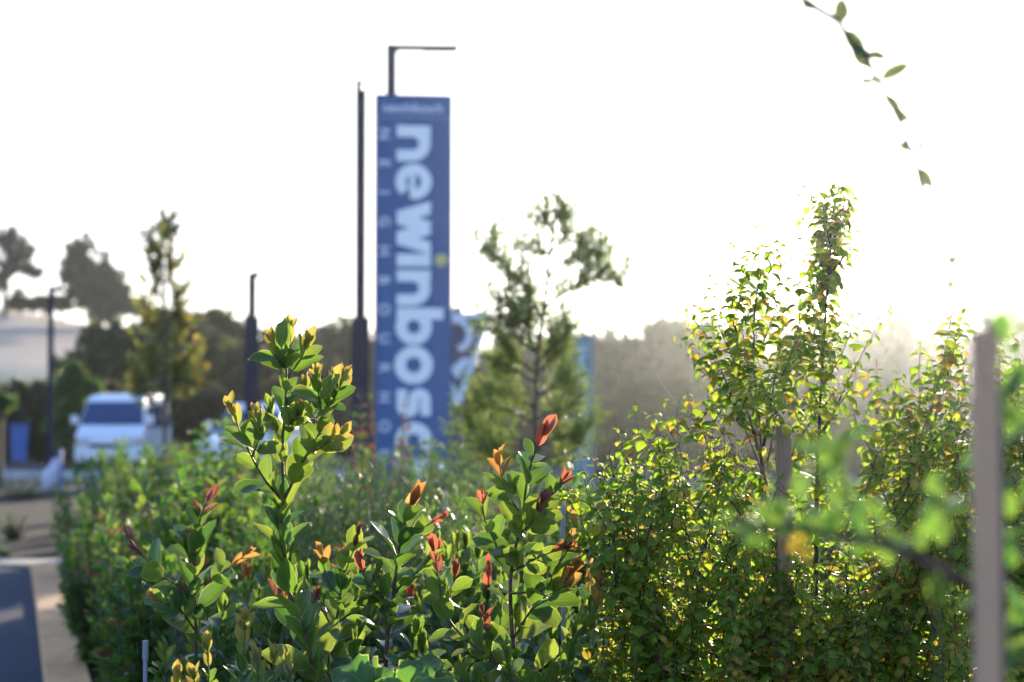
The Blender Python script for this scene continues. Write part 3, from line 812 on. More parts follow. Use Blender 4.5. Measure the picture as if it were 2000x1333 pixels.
for q in ((505,1335,D-.25,500,1290),(420,1400,D-.3,405,1275),(350,1420,D-.3,345,1330),(470,1420,D-.3,478,1215),(570,1450,D-.3,560,1300),(395,1420,D-.25,380,1330),(520,1420,D-.2,535,1290)):
    big_shoot(A, [(600,1500,D-.1),(q[0]+10,q[1]+20,q[2]),(q[3],q[4],q[2])], .003, .0015, .045, .066, (48,22), ya, ma, tip='amber_tip', young_t=('tipflat',), tipL=.8, start=.3, stem='bark_green')
A.done()

B = shrub(1010, D, 'shrub with rounded green leaves and bright red young tips in front of the hedge')
mb, rb = ('big','olive','olive'), ('round','round','oval','round2')
B.stem(smooth_path([W(1030, below(0,D), D), W(1030, 1600, D), W(1015, 1340, D)], .03), .010, .007, 'bark_red')
big_shoot(B, [(1015,1340,D),(1002,1250,D),(997,1160,D),(1000,1110,D),(1012,1045,D),(1022,1000,D),(1028,950,D),(1038,905,D),(1052,868,D),(1062,845,D)], .006, .002, .047, .078, (68,26), rb, mb, tip='red', az0=.2, start=.05, name='stem', young_t=('youngr',), shrink=.75, tipL=.42)
big_shoot(B, [(1015,1000,D),(1000,978,D),(983,945,D),(976,905,D),(978,890,D)], .0025, .0012, .044, .058, (44,18), rb, mb, tip='orange', start=.25, young_t=('youngr',))
big_shoot(B, [(1000,1105,D),(976,1075,D),(955,1035,D),(945,1005,D),(942,968,D)], .0025, .0012, .044, .058, (50,20), rb, mb, tip='red', start=.15, young_t=('youngr',))
big_shoot(B, [(1012,1045,D),(1035,1025,D-.05),(1052,1000,D-.06),(1062,978,D-.06)], .0025, .0012, .038, .060, (50,20), rb, mb, tip='maroon', start=.2, young_t=('youngr',), tipL=.7)
big_shoot(B, [(1030,1028,D),(1065,985,D),(1092,950,D),(1104,932,D)], .0025, .0012, .036, .052, (50,22), rb, mb, tip='red', start=.2)
big_shoot(B, [(1003,1115,D),(1045,1092,D-.06),(1080,1078,D-.08),(1100,1068,D-.08)], .0025, .0012, .042, .056, (55,28), rb, mb, tip='red', start=.2, young_t=('youngr',), tipL=.85)
big_shoot(B, [(1000,1160,D),(1065,1150,D-.05),(1085,1110,D-.05),(1106,1080,D-.05),(1118,1030,D-.05)], .003, .0012, .042, .062, (50,22), rb, mb, tip='orange', start=.25, young_t=('youngr',), tipL=.8)
big_shoot(B, [(1002,1250,D),(1040,1190,D-.05),(1080,1165,D-.06),(1115,1120,D-.05)], .003, .0015, .046, .085, (50,30), rb, mb, tip='orange', start=.2, young_t=('youngr',), tipL=.85)
big_shoot(B, [(1015,1340,D),(1080,1290,D-.1),(1140,1230,D-.1),(1166,1190,D-.1),(1172,1150,D-.1)], .004, .0015, .046, .070, (50,25), ('oval','point','round'), mb, tip='orange', start=.15, young_t=('youngr',), tipL=.9)
big_shoot(B, [(1010,1330,D),(950,1280,D-.05),(905,1245,D-.06),(880,1215,D-.06),(862,1180,D-.06),(856,1130,D-.06),(849,1080,D-.06)], .004, .0015, .046, .064, (58,24), rb, mb, tip='red', start=.12, young_t=('youngr',), tipL=.75)
big_shoot(B, [(866,1190,D-.06),(885,1150,D),(890,1110,D)], .002, .0012, .036, .066, (45,20), rb, mb, tip='maroon', start=.2)
big_shoot(B, [(1005,1330,D),(960,1290,D+.05),(948,1230,D),(944,1200,D)], .003, .0012, .05, .06, (50,25), rb, mb, tip='maroon', start=.3, young_t=('youngr',), tipL=.95)
big_shoot(B, [(1015,1400,D),(1070,1350,D-.12),(1110,1300,D-.14),(1120,1240,D-.14)], .004, .0015, .042, .075, (55,25), rb, mb, tip='olive', start=.15)
big_shoot(B, [(1015,1400,D),(930,1345,D-.16),(880,1320,D-.18),(850,1290,D-.18)], .004, .0015, .042, .072, (60,30), rb, mb, tip='olive', start=.2)
big_shoot(B, [(1015,1420,D),(1010,1350,D-.2),(1000,1320,D-.22),(990,1280,D-.22)], .004, .0015, .04, .075, (60,30), rb, mb, tip='olive', start=.3)
B.done()

Cq = 5.15
C_ = shrub(388, Cq, 'slightly soft shrub at the left with orange brown tips in front of the green bushes')
mc = ('big','big','olive')
C_.stem(smooth_path([W(385, below(0,Cq), Cq), W(388, 1500, Cq), W(382, 1320, Cq)], .03), .009, .006, 'bark_dark')
big_shoot(C_, [(382,1320,Cq),(383,1240,Cq),(381,1170,Cq),(381,1110,Cq),(384,1060,Cq),(392,1010,Cq),(402,985,Cq)], .006, .0018, .038, .092, (72,24), ('oval','round','point2'), mc, tip='maroon', name='stem', az0=.3, tipL=.7)
big_shoot(C_, [(383,1170,Cq),(345,1142,Cq),(308,1120,Cq),(278,1085,Cq),(262,1060,Cq)], .003, .0014, .042, .074, (58,22), ('oval','round'), mc, tip='maroon', start=.2, tipL=.8)
big_shoot(C_, [(381,1150,Cq),(430,1122,Cq),(462,1098,Cq),(478,1085,Cq)], .003, .0014, .044, .070, (58,26), ('round','oval'), mc, tip='orange', start=.3, tipL=.7)
big_shoot(C_, [(380,1230,Cq),(350,1190,Cq-.1),(318,1178,Cq-.15),(295,1165,Cq-.15)], .003, .0014, .040, .066, (55,26), ('round','oval'), mc, tip='orange', start=.3)
big_shoot(C_, [(383,1110,Cq),(365,1070,Cq),(368,1045,Cq)], .002, .001, .036, .05, (45,22), ('oval',), mc, tip='orange', start=.3)
big_shoot(C_, [(383,1190,Cq),(362,1160,Cq-.1),(352,1150,Cq-.1)], .002, .001, .036, .05, (45,22), ('oval',), ('big',), tip='maroon', start=.3)
for q in ((300,1400,310,1330),(330,1350,322,1270),(440,1350,452,1240),(420,1300,436,1190),(360,1380,355,1300)):
    big_shoot(C_, [(383,1450,Cq),(q[0],q[1],Cq-.1),(q[2],q[3],Cq-.1)], .003, .0014, .042, .082, (62,30), ('oval','round2'), ('big',), tip='olive', start=.2)
C_.done()

D4 = 4.7
Dp = shrub(755, D4, 'dense shrub of dark green leaves with a few red tips between the two tallest shrubs')
Dp.stem(smooth_path([W(735, below(0,D4), D4), W(745, 1500, D4), W(751, 1340, D4)], .03), .010, .007, 'bark_red')
big_shoot(Dp, [(751,1340,D4),(754,1290,D4),(758,1232,D4),(766,1186,D4),(770,1147,D4),(776,1100,D4),(782,1060,D4),(792,1015,D4),(806,985,D4)], .006, .002, .036, .080, (84,28), ('oval','round2','round'), ('big','big','olive'), tip='orange', name='stem', az0=.1, shrink=.8, face=.4)
big_shoot(Dp, [(766,1186,D4),(745,1165,D4-.05),(715,1135,D4-.08),(703,1090,D4-.08)], .003, .0012, .042, .062, (50,22), ('round','oval'), ('olive','big'), tip='red', start=.2)
big_shoot(Dp, [(769,1160,D4),(800,1128,D4),(830,1105,D4),(850,1060,D4)], .003, .0012, .044, .066, (50,22), ('round','oval'), ('olive','big'), tip='olive', start=.2)
big_shoot(Dp, [(780,1068,D4),(812,1040,D4),(845,1020,D4),(862,1008,D4)], .0025, .0012, .044, .055, (50,25), ('oval','round'), ('olive',), tip='red', start=.4)
big_shoot(Dp, [(751,1340,D4),(700,1330,D4+.05),(645,1270,D4+.05),(657,1212,D4+.05),(668,1140,D4+.05),(676,1090,D4+.05)], .005, .0018, .040, .080, (70,26), ('round','oval','round2'), ('big','olive'), tip='orange', start=.25, name='stem', tipL=.7)
big_shoot(Dp, [(670,1130,D4+.05),(692,1070,D4),(700,1042,D4)], .002, .001, .038, .055, (45,20), ('round',), ('olive',), tip='maroon', start=.2)
big_shoot(Dp, [(664,1165,D4+.05),(640,1120,D4+.1),(628,1080,D4+.1)], .002, .001, .038, .06, (45,22), ('oval','round'), ('olive',), tip='orange', start=.2)
big_shoot(Dp, [(655,1220,D4),(700,1185,D4-.05),(725,1150,D4-.05),(738,1110,D4-.05)], .003, .001, .04, .062, (50,22), ('oval','round'), ('olive','big'), tip='olive', start=.2)
for q in ((700,1400,690,1290,700,1240),(820,1400,830,1330,826,1250),(860,1420,870,1350,900,1300),(640,1420,650,1370,640,1300),(780,1400,800,1300,812,1230)):
    big_shoot(Dp, [(750,1450,D4),(q[0],q[1],D4-.05),(q[2],q[3],D4-.05),(q[4],q[5],D4-.05)], .004, .0015, .04, .075, (68,30), ('oval','round2'), ('big',), tip='olive', start=.2)
Dp.done()
# second row of the same shrub, a little further back, that fills the gaps
for k, (bx_, d, top, tipc, lab) in enumerate((
    (890, 5.6, 1040, 'red', 'softer glossy shrub just behind the red tipped shrub, low and dense'),
    (650, 5.7, 1075, 'maroon', 'low dark glossy shrub behind the base of the tallest olive shrub'),
    (480, 5.8, 1090, 'orange', 'low glossy shrub between the left shrub and the tallest olive shrub'),
    (1130, 5.2, 1120, 'orange', 'low glossy shrub at the foot of the hedge with orange young leaves'))):
    Q = shrub(bx_, d, lab)
    for j in range(17):
        x = bx_ + (j-8)*14 + rnd.uniform(-12, 12); dd = d + rnd.uniform(-.25, .25)
        tp = top + abs(j-8)*10 + rnd.uniform(-20, 70)
        big_shoot(Q, [(bx_+rnd.uniform(-10,10), below(0,d,.05), d), (bx_+(x-bx_)*.5, 1500, dd), (x-(x-bx_)*.15+rnd.uniform(-15,15), (1400+tp)/2, dd), (x, tp, dd)], .005, .0013, .044, .084, (70,24), ('oval','round','round2'), ('big','big','olive'), tip=tipc if j % 4 == 1 else 'olive', start=.2, step=.03)
    Q.done()
# dandelion-like lobed leaves low in front
lob = lambda t: .24*max(0,1-abs(2*t-1)**2.4)**.6*(1+.28*abs(math.sin(t*19))) + .002
T['lobed'] = leaf_template(lob, .9, .25, 14, 2, curl=.7, wave=.5)
Wd = Plant('lobed_leaf_plant', tuple(W(760, below(0,4.25,.0), 4.25)), 'low weed with large ragged bright yellow green leaves at the bottom edge', 'plant')
bs = W(770, 1420, 4.2)
Wd.stem(smooth_path([W(765, below(0,4.25), 4.25), W(768, 1600, 4.22), bs], .05), .006, .004, 'bark_green')
for (x, y, dz, s_) in ((672,1318,0,.13),(705,1302,.05,.12),(745,1345,0,.10),(828,1300,.02,.13),(890,1318,.05,.12),(862,1340,-.05,.11),(780,1350,-.1,.10),(640,1350,.05,.1)):
    tip_ = W(x, y, 4.2+dz); d = (tip_-bs); o = bs + d*.35
    Wd.stem(smooth_path([bs, bs+d*.2+Vector((0,0,.02)), o], .02), .003, .002, 'bark_green', 'leaf_stalk')
    Wd.leaf('lobed', 'bright', o, jit(d.normalized()+Vector((0,0,.1)), .1), Vector((rnd.uniform(-.3,.3), -.75, .65)), s_*1.15)
Wd.done()

# ------------------------------------------------------------------ the small-leaved hedge shrubs
hk = ('hook','hook','hook2','hook3','flat')
def hedge_leafpair(pl, p, t, az, L, yel, mats=('hedge',)):
    for q in (0, math.pi):
        if rnd.random() < .07: continue
        rad = perp(t, az+q)
        d = (rad*.95 + Vector((0,0,.32)) + t*.25); d = jit(d, .16)
        n = jit(Vector((0, -.12, 1)) + rad*-.1, .20)
        mt = 'hedge_yellow' if rnd.random() < yel*.62 else rnd.choice(mats)
        s_ = L*rnd.uniform(.72, 1.15)
        pl.leaf(rnd.choice(hk), mt, p + rad*.002, d, n, (s_*rnd.uniform(.85, 1.15), s_))
def hedge_shoot(pl, P3, r0=.0022, r1=.0008, spacing=.024, L=.053, start=.3, yel=.12, stem='bark', keep=True, twigs=.25, twl=(.06,.15), step=.015, name='branch', mats=('hedge',)):
    pts = smooth_path(P3, step); pl.stem(pts, r0, r1, stem, name, 5, keep)
    cum = [0.0]
    for a, b in zip(pts, pts[1:]): cum.append(cum[-1]+(b-a).length)
    tot = cum[-1]; s = start*tot; az = rnd.random()*3; i = 0
    while s < tot:
        while i < len(cum)-2 and cum[i+1] < s: i += 1
        p = pts[i]; t = (pts[i+1]-pts[i]).normalized(); f = s/tot
        rem = tot - s
        sz = L*(.45+.55*min(1, rem/.10))
        hedge_leafpair(pl, p, t, az, sz, yel, mats)
        if twigs and rnd.random() < twigs and rem > .05:
            a2 = rnd.random()*6.28; rad = perp(t, a2); ln = rnd.uniform(*twl)*(.5+.5*min(1, rem/.25))
            d = (t*.6+rad*.8+Vector((0,0,.25))).normalized()
            tp = [p, p + d*ln*.5, p + d*ln + Vector((0,0,.12*ln))]
            pp = smooth_path(tp, .02); pl.stem(pp, .0013, .0006, stem, 'twigs', 5, False)
            k = int(ln/.021); az2 = rnd.random()*3
            for j in range(1, k+1):
                q = pp[min(len(pp)-1, int(j/k*(len(pp)-1)))]
                hedge_leafpair(pl, q, d, az2, sz*(.9-.35*j/k), yel, mats); az2 += math.pi/2
        az += math.pi/2+rnd.gauss(0,.2); s += spacing*rnd.uniform(.8,1.25)*(.6+.4*min(1, rem/.12))
def hedge(base_px, d, label, traced, fill, yel=.12, kind='hedge_shrub'):
    b = W(base_px, 800, d); pl = Plant(kind, (b.x, d, 0), label, 'shrub', 'small leaved hedge shrubs on the right')
    for tr in traced:
        o = tr[1] if len(tr) > 1 else {}
        hedge_shoot(pl, [W(x, y, d+dz) for x, y, dz in tr[0]], **{**dict(yel=yel), **o})
    for (x0, x1, yt0, yt1, n, ln) in fill:
        for _ in range(n):
            x = rnd.uniform(x0, x1); dz = rnd.triangular(-.35, .45, -.1)
            f = (x-x0)/(x1-x0); y = (yt0+(yt1-yt0)*f)
            y = y + rnd.random()**1.2*(1290-y)
            L_ = rnd.uniform(.6, 1.15)*ln
            lx = x + (base_px-x)*.35*L_ + rnd.uniform(-90, 90)
            hedge_shoot(pl, [W(lx, y+L_*300, d+dz*.6), W((lx+x)/2+ (x-lx)*.22, y+L_*130, d+dz*.85), W(x, y, d+dz)], yel=yel*rnd.choice((.3,.6,1,1,2.2)), keep=False, start=.08, twigs=.22, spacing=.026, step=.03)
    return pl
HD = 4.6
def gline(x, dz=0): return (x, below(0, HD), dz)
H1 = hedge(1320, HD, 'low rounded dense hedge shrub at the left end of the hedge', [
    ([gline(1330),(1328,1500,0),(1300,1333,0),(1262,1200,0),(1240,1080,0),(1205,960,0),(1190,880,0)], dict(r0=.009,r1=.0015,start=.55,stem='bark_dark',name='stem',twigs=.5)),
    ([(1328,1500,0),(1345,1200,.05),(1340,1050,.05),(1290,900,.05),(1248,840,.05),(1238,782,.05)], dict(start=.55)),
    ([(1345,1200,0),(1400,1000,.05),(1385,880,.05),(1350,800,.05),(1342,762,.05)], dict(start=.55,yel=.75)),
    ([(1342,1050,0),(1330,900,-.05),(1322,820,-.05),(1330,772,-.05)], dict(start=.6,yel=.8)),
    ([(1300,1333,-.1),(1200,1150,-.15),(1150,1050,-.2),(1118,985,-.2),(1105,945,-.2)], dict(start=.45)),
    ([(1270,1200,-.1),(1210,1020,-.1),(1170,930,-.12),(1158,880,-.12)], dict(start=.4)),
    ([(1290,1100,-.1),(1250,950,-.1),(1215,880,-.1),(1203,825,-.1)], dict(start=.4)),
    ([(1300,1100,.0),(1290,920,0),(1283,840,0),(1270,800,0)], dict(start=.4)),
    ([(1380,1100,.0),(1405,950,0),(1415,870,0),(1405,812,0)], dict(start=.4,yel=.3)),
    ([(1262,1250,-.1),(1190,1130,-.15),(1150,1080,-.2),(1110,1040,-.2)], dict(start=.4)),
    ([(1200,1060,-.1),(1165,1000,-.2),(1130,975,-.2),(1085,968,-.22)], dict(start=.4)),
    ([(1262,1300,-.1),(1230,1200,-.2),(1195,1160,-.25),(1175,1120,-.25)], dict(start=.3)),
  ], [(1175,1300,905,820,40,.75),(1290,1430,840,870,26,.75),(1190,1450,1060,1010,50,.7)], yel=.16)
for (x0,y0,x1,y1,x2,y2) in ((1168,985,1166,900,1165,838),(1150,960,1140,910,1128,870),(1190,1000,1150,930,1120,885),(1330,800,1300,760,1283,735),(1400,800,1380,765,1370,725),(1450,900,1390,790,1340,700)):
    H1.stem(smooth_path([W(x0,y0,HD),W(x1,y1,HD),W(x2,y2,HD)],.03), .0012,.0005,'twig_pale','twigs',5,False)
H1.done()
H2 = hedge(1500, HD+.05, 'tall open hedge shrub of thin upright shoots just left of the tallest leafy plume', [
    ([gline(1510),(1508,1450,0),(1500,1150,0),(1488,950,0),(1484,830,0),(1472,700,0),(1476,590,0),(1496,510,0),(1520,462,0)], dict(r0=.008,r1=.001,start=.52,stem='bark_dark',name='stem',twigs=.55,twl=(.05,.13),spacing=.024)),
    ([(1500,1100,.1),(1490,900,.1),(1465,760,.1),(1450,640,.1),(1446,560,.1),(1470,480,.1)], dict(start=.45,twigs=.3)),
    ([(1470,620,.05),(1490,560,.05),(1520,500,.05),(1545,480,.05)], dict(start=.2,twigs=.3)),
    ([(1480,700,.05),(1510,620,.0),(1530,560,.0),(1545,530,.0)], dict(start=.2,twigs=.3)),
    ([(1460,700,.05),(1430,620,.0),(1440,560,.0),(1462,510,.0)], dict(start=.2,twigs=.3)),
    ([(1500,950,0),(1450,780,0),(1405,690,0),(1388,610,0),(1387,555,0),(1386,508,0)], dict(start=.45,L=.034,twigs=.12)),
    ([(1500,950,-.1),(1440,800,-.1),(1395,690,-.1),(1372,640,-.1),(1360,590,-.1)], dict(start=.4)),
    ([(1480,850,-.1),(1410,760,-.1),(1375,720,-.1),(1348,680,-.1)], dict(start=.35,yel=.05)),
    ([(1490,900,0),(1460,800,0),(1430,700,0),(1405,640,0),(1400,600,0)], dict(start=.35,yel=.3)),
    ([(1500,900,0),(1520,800,.05),(1545,720,.05),(1575,640,.05),(1600,610,.05)], dict(start=.3,yel=.35)),
    ([(1488,880,0),(1520,700,0),(1520,620,0),(1512,580,0)], dict(start=.3,yel=.3)),
    ([(1488,880,0),(1540,730,.1),(1560,640,.1),(1565,560,.1),(1590,500,.1)], dict(start=.35)),
    ([(1500,1000,0),(1560,860,-.1),(1610,790,-.1),(1640,760,-.1)], dict(start=.3,yel=.4)),
    ([(1505,1100,0),(1430,960,-.1),(1400,900,-.1),(1390,860,-.1)], dict(start=.3,yel=.2)),
  ], [(1400,1600,940,950,22,.7),(1390,1570,640,640,16,.5),(1440,1560,540,510,9,.35),(1420,1620,1070,1030,32,.75)], yel=.22)
for (x0,y0,x1,y1,x2,y2) in ((1470,1000,1420,850,1395,700),(1480,1000,1440,850,1410,700),(1540,1000,1530,800,1525,650),(1560,900,1552,760,1560,690),(1530,900,1500,780,1470,690),(1600,1050,1560,900,1545,760)):
    H2.stem(smooth_path([W(x0,y0,HD),W(x1,y1,HD),W(x2,y2,HD)],.03), .0011,.0005,'twig_pale','twigs',5,False)
H2.done()
H3 = hedge(1592, HD+.1, 'tallest hedge shrub with a long bare dark stem ending in a narrow leafy plume', [
    ([gline(1588),(1590,1400,0),(1594,1150,0),(1596,950,0),(1602,800,0),(1610,650,0),(1617,540,0),(1622,460,0),(1630,400,0),(1645,345,0)], dict(r0=.0125,r1=.0012,start=.60,stem='bark_dark',name='stem',twigs=.75,twl=(.05,.10),spacing=.02)),
    ([(1622,520,.02),(1612,450,.02),(1620,390,.02),(1632,350,.02)], dict(start=.05,twigs=.3,spacing=.02)),
    ([(1620,500,.0),(1640,430,.0),(1652,390,.0),(1664,345,.0)], dict(start=.1,twigs=.3,spacing=.02)),
    ([(1618,560,.0),(1632,480,.03),(1636,410,.03),(1648,355,.03)], dict(start=.05,twigs=.35,spacing=.02)),
    ([(1606,700,.0),(1590,640,-.03),(1592,580,-.03),(1600,530,-.03)], dict(start=.1,twigs=.3)),
    ([(1616,580,.0),(1622,500,-.03),(1614,430,-.03),(1622,370,-.03)], dict(start=.1,twigs=.3,spacing=.02)),
    ([(1622,480,.0),(1650,420,.0),(1668,385,.0),(1678,350,.0)], dict(start=.1,twigs=.15,L=.034)),
    ([(1618,560,.0),(1600,500,.0),(1598,440,.0),(1612,385,.0)], dict(start=.1,twigs=.2)),
    ([(1617,600,.0),(1596,540,.0),(1590,500,.0),(1588,470,.0)], dict(start=.2,twigs=.1)),
    ([(1617,540,.0),(1650,500,.0),(1675,460,.0),(1688,432,.0)], dict(start=.5,L=.018,twigs=0)),
    ([(1612,640,.0),(1640,600,.0),(1658,560,.0),(1664,520,.0)], dict(start=.2,L=.026,twigs=0)),
    ([(1612,640,.0),(1590,620,.0),(1575,590,.0),(1568,560,.0)], dict(start=.3,twigs=0)),
    ([(1605,760,.0),(1640,700,.0),(1665,640,.0),(1672,600,.0)], dict(start=.2)),
    ([(1602,860,.0),(1650,760,.0),(1690,680,.0),(1725,625,.0),(1750,585,.0)], dict(start=.35,L=.034,twigs=.06,yel=.05)),
    ([(1604,800,.0),(1575,740,.0),(1560,690,.0),(1555,650,.0)], dict(start=.2)),
    ([(1600,850,.0),(1640,790,.0),(1670,740,.0),(1668,700,.0)], dict(start=.2)),
  ], [(1600,1700,970,970,18,.7),(1560,1700,1110,1090,32,.75)], yel=.15)
H3.done()
H4 = hedge(1760, HD+.15, 'broad dense olive hedge shrub between the tall stem and the near grey stake', [
    ([gline(1765),(1765,1450,0),(1750,1200,0),(1760,1000,0),(1800,850,0),(1835,740,0),(1852,650,0),(1862,602,0)], dict(r0=.009,r1=.0012,start=.5,stem='bark_green',name='stem',twigs=.5)),
    ([(1620,1080,0),(1690,950,0),(1760,850,0),(1820,760,0)], dict(r0=.006,start=.2,stem='bark_green',twigs=.4)),
    ([(1765,1400,0),(1720,1150,0),(1705,950,0),(1712,820,0),(1712,740,0),(1712,700,0)], dict(start=.5,yel=.05)),
    ([(1765,1300,0),(1770,1000,0),(1795,800,0),(1795,720,0),(1800,645,0)], dict(start=.5)),
    ([(1800,900,0),(1850,740,0),(1868,660,0),(1885,590,0)], dict(start=.3)),
    ([(1760,1000,0),(1755,850,0),(1745,780,0),(1760,720,0)], dict(start=.3)),
    ([(1740,1000,-.1),(1700,900,-.1),(1680,850,-.1),(1665,800,-.1)], dict(start=.3,yel=.05)),
    ([(1800,950,0),(1850,850,0),(1880,780,0),(1885,700,0)], dict(start=.3)),
    ([(1780,900,0),(1770,800,0),(1735,760,0),(1700,770,0)], dict(start=.3)),
    ([(1650,1300,0),(1720,1150,0),(1800,1050,0),(1870,980,0)], dict(r0=.006,start=.2,stem='bark_green',twigs=.4)),
  ], [(1690,1900,830,720,44,.8),(1780,1900,720,660,18,.6),(1650,1900,1020,980,48,.75)], yel=.24)
H4.done()
H5 = hedge(1965, HD+.35, 'hedge shrub cut by the right edge of the picture behind the near grey stake', [
    ([gline(1970),(1970,1400,0),(1965,1100,0),(1955,900,0),(1950,760,0),(1955,640,0)], dict(r0=.008,r1=.0012,start=.5,stem='bark_green',name='stem',twigs=.5)),
    ([(1965,1000,0),(1990,850,0),(1985,720,0),(1975,640,0)], dict(start=.4)),
    ([(1965,1000,0),(2010,850,0),(2020,720,0),(2030,600,0)], dict(start=.4)),
    ([(1950,900,0),(1935,780,0),(1930,700,0),(1915,650,0)], dict(start=.4)),
  ], [(1900,2060,760,700,45,.8),(1900,2060,1000,950,55,.8)], yel=.15)
H5.done()
# weathered garden stakes in the hedge
def stake(px, d, top, w_, label, mat='wood', lean=0.0, name='garden_stake', cat='stake', th=None):
    t = W(px, top, d); th = th or w_*.8
    m = MB(); n = 10; segs = []
    for i in range(n+1):
        z = t.z*i/n; j = .0006
        cx = t.x - lean*(t.z-z) + rnd.uniform(-j, j)*2
        a = w_/2*(1-.03*i/n)
        segs.append([(cx-a, d-th/2, z), (cx-a*.7, d-th/2-.002, z), (cx+a*.75, d-th/2-.001, z+ (.004 if i == n else 0)), (cx+a, d-th/2, z), (cx+a+rnd.uniform(-j,j), d+th/2, z), (cx-a, d+th/2, z)])
    vs = [p for s in segs for p in s]; k = 6
    fs = [(i*k+q, i*k+(q+1) % k, (i+1)*k+(q+1) % k, (i+1)*k+q) for i in range(n) for q in range(k)] + [tuple(range(k-1,-1,-1)), tuple(range(n*k, n*k+k))]
    m.add(vs, fs)
    return tag(m.build(name, M[mat]), label, cat)
stake(1530, HD-.05, 831, .033, 'weathered square wooden stake standing in the middle of the hedge')
stake(1100, 5.0, 925, .012, 'thin pale stake rising between the red tipped shrub and the hedge', 'pale_post', name='thin_stake')
stake(875*0+868, 7.4, 960, .02, 'pale stake half hidden in the grey green shrubs', 'pale_post', name='thin_stake')
pp = W(284, 1252, 4.9)
pr = empty('riser_pipe', (pp.x, 4.9, 0), 'thin grey irrigation riser pipe at the lower left beside the mulch', 'pipe')
m = MB(); m.tube([(pp.x, 4.9, 0), (pp.x, 4.9, pp.z-.03)], .0055, 10); m.build('tube', M['pipe'], pr)
m = MB(); m.tube([(pp.x, 4.9, pp.z-.045), (pp.x, 4.9, pp.z)], .0075, 10); m.build('cap', M['pipe'], pr)

# ------------------------------------------------------------------ near blurred stake and its young tree
ND = 1.8
stake(1923, ND-.1, 648, .0185, 'near blurred greyish wooden stake standing in front of the hedge at the right', 'wood_grey', th=.026)
nt_b = W(1975, 800, ND+.02)
NP = Plant('young_tree', (nt_b.x, ND+.02, 0), 'near out of focus young tree with bright green leaves tied beside the grey stake', 'tree')
NP.stem(smooth_path([W(1975, below(0,ND), ND+.02), W(1970, 2200, ND+.02), W(1962, 1500, ND+.02), W(1955, 1100, ND+.02), W(1948, 800, ND+.02), W(1930, 640, ND+.02)], .05), .008, .004, 'bark', 'trunk')
def twig(pts, r0, r1, name='branch', mat='bark'):
    q = smooth_path([W(*p) for p in pts], .02); NP.stem(q, r0, r1, mat, name, 6); return q
def cluster(px, py, d, n, L, mats=('bright',), spread=1.0):
    o = W(px, py, d)
    for i in range(n):
        dd = Vector((rnd.gauss(0, 1), rnd.gauss(0, .6), rnd.gauss(.2, .9))).normalized()
        NP.leaf(rnd.choice(('round','oval','flat')), rnd.choice(mats), o + Vector((rnd.gauss(0,.004),rnd.gauss(0,.006),rnd.gauss(0,.004)))*spread, dd, jit(Vector((0,-.4,1)), .5), L*rnd.uniform(.75,1.15))
twig([(1955,1150,ND+.02),(1890,1140,ND),(1800,1095,ND),(1720,1062,ND),(1640,1045,ND+.02),(1560,1030,ND+.04),(1480,1022,ND+.06),(1420,1010,ND+.08)], .0062, .0026)
for (x, y, n, L) in ((1430,1012,5,.018),(1480,1020,7,.022),(1540,1010,9,.026),(1600,1040,6,.024),(1640,1000,4,.022),(1700,1050,7,.028),(1760,1060,8,.028),(1570,1045,5,.022)):
    cluster(x, y, ND+.03, n, L, spread=2.0)
cluster(1572, 1085, ND+.02, 3, .026, ('hedge_yellow',)); cluster(1545, 1000, ND+.04, 2, .022, ('hedge_yellow',))
twig([(1760,1080,ND),(1700,1020,ND),(1650,950,ND),(1622,890,ND)], .0015, .0008, 'twig')
cluster(1620, 885, ND, 11, .030, spread=2.0); cluster(1655, 960, ND, 4, .024)
twig([(1860,1125,ND),(1850,1050,ND),(1838,990,ND)], .0015, .0008, 'twig'); cluster(1835, 985, ND, 9, .030, spread=2.0)
for (x, y, n) in ((1985,640,4),(1965,720,6),(1990,790,8),(1975,880,8),(1990,960,6),(1980,1050,7),(1960,1140,6),(1985,1230,9),(1955,1265,8),(1990,1320,7)):
    cluster(x, y, ND+.08, n, .030, spread=3.0)
for (x, y) in ((1990,760),(1995,920),(1990,1080),(1988,1250)):
    twig([(1952,y+60,ND+.02),(1970,y+20,ND+.05),(x,y,ND+.08)], .0015, .0008, 'twig')
# arching shoot over the top right
AR = [(1935,640,ND+.1),(1900,590,ND+.25),(1868,540,ND+.4),(1845,490,ND+.5),(1822,440,ND+.5),(1800,370,ND+.5),(1785,310,ND+.5),(1765,260,ND+.5),(1740,205,ND+.5),(1715,160,ND+.5),(1690,110,ND+.5),(1660,85,ND+.5),(1640,45,ND+.5),(1600,20,ND+.5),(1560,-10,ND+.5)]
twig(AR, .0034, .0038, 'arching_shoot', 'bark_dark')
for (x, y, dx, dy, L) in ((1640,50,10,-45,.030),(1648,52,25,40,.034),(1665,80,22,35,.030),(1690,105,42,-3,.024),(1712,160,25,-12,.034),(1712,160,-34,-2,.018),(1725,180,22,30,.026),(1738,210,20,12,.024),(1752,262,-14,-12,.020),(1780,300,-12,-10,.018),(1780,300,20,-18,.02),(1788,318,14,26,.030),(1822,455,-20,-14,.020),(1600,15,-20,-8,.018),(1858,520,10,-20,.016),(1868,545,-12,10,.016),(1850,500,12,8,.014),(1880,560,14,-8,.016),(1790,395,4,12,.012)):
    o = W(x, y, ND+.5)
    NP.leaf(rnd.choice(('flat','tipflat','mid')), 'dull', o, Vector((dx, rnd.gauss(0, 6), -dy)), jit(Vector((rnd.uniform(-.4,.4), -1, .2)), .2), L*1.35)
bs_ = [(1838,1400,ND-.05),(1832,1260,ND-.05),(1829,1190,ND-.05)]
twig(bs_, .0016, .0012, 'green_shoot', 'bark_green')
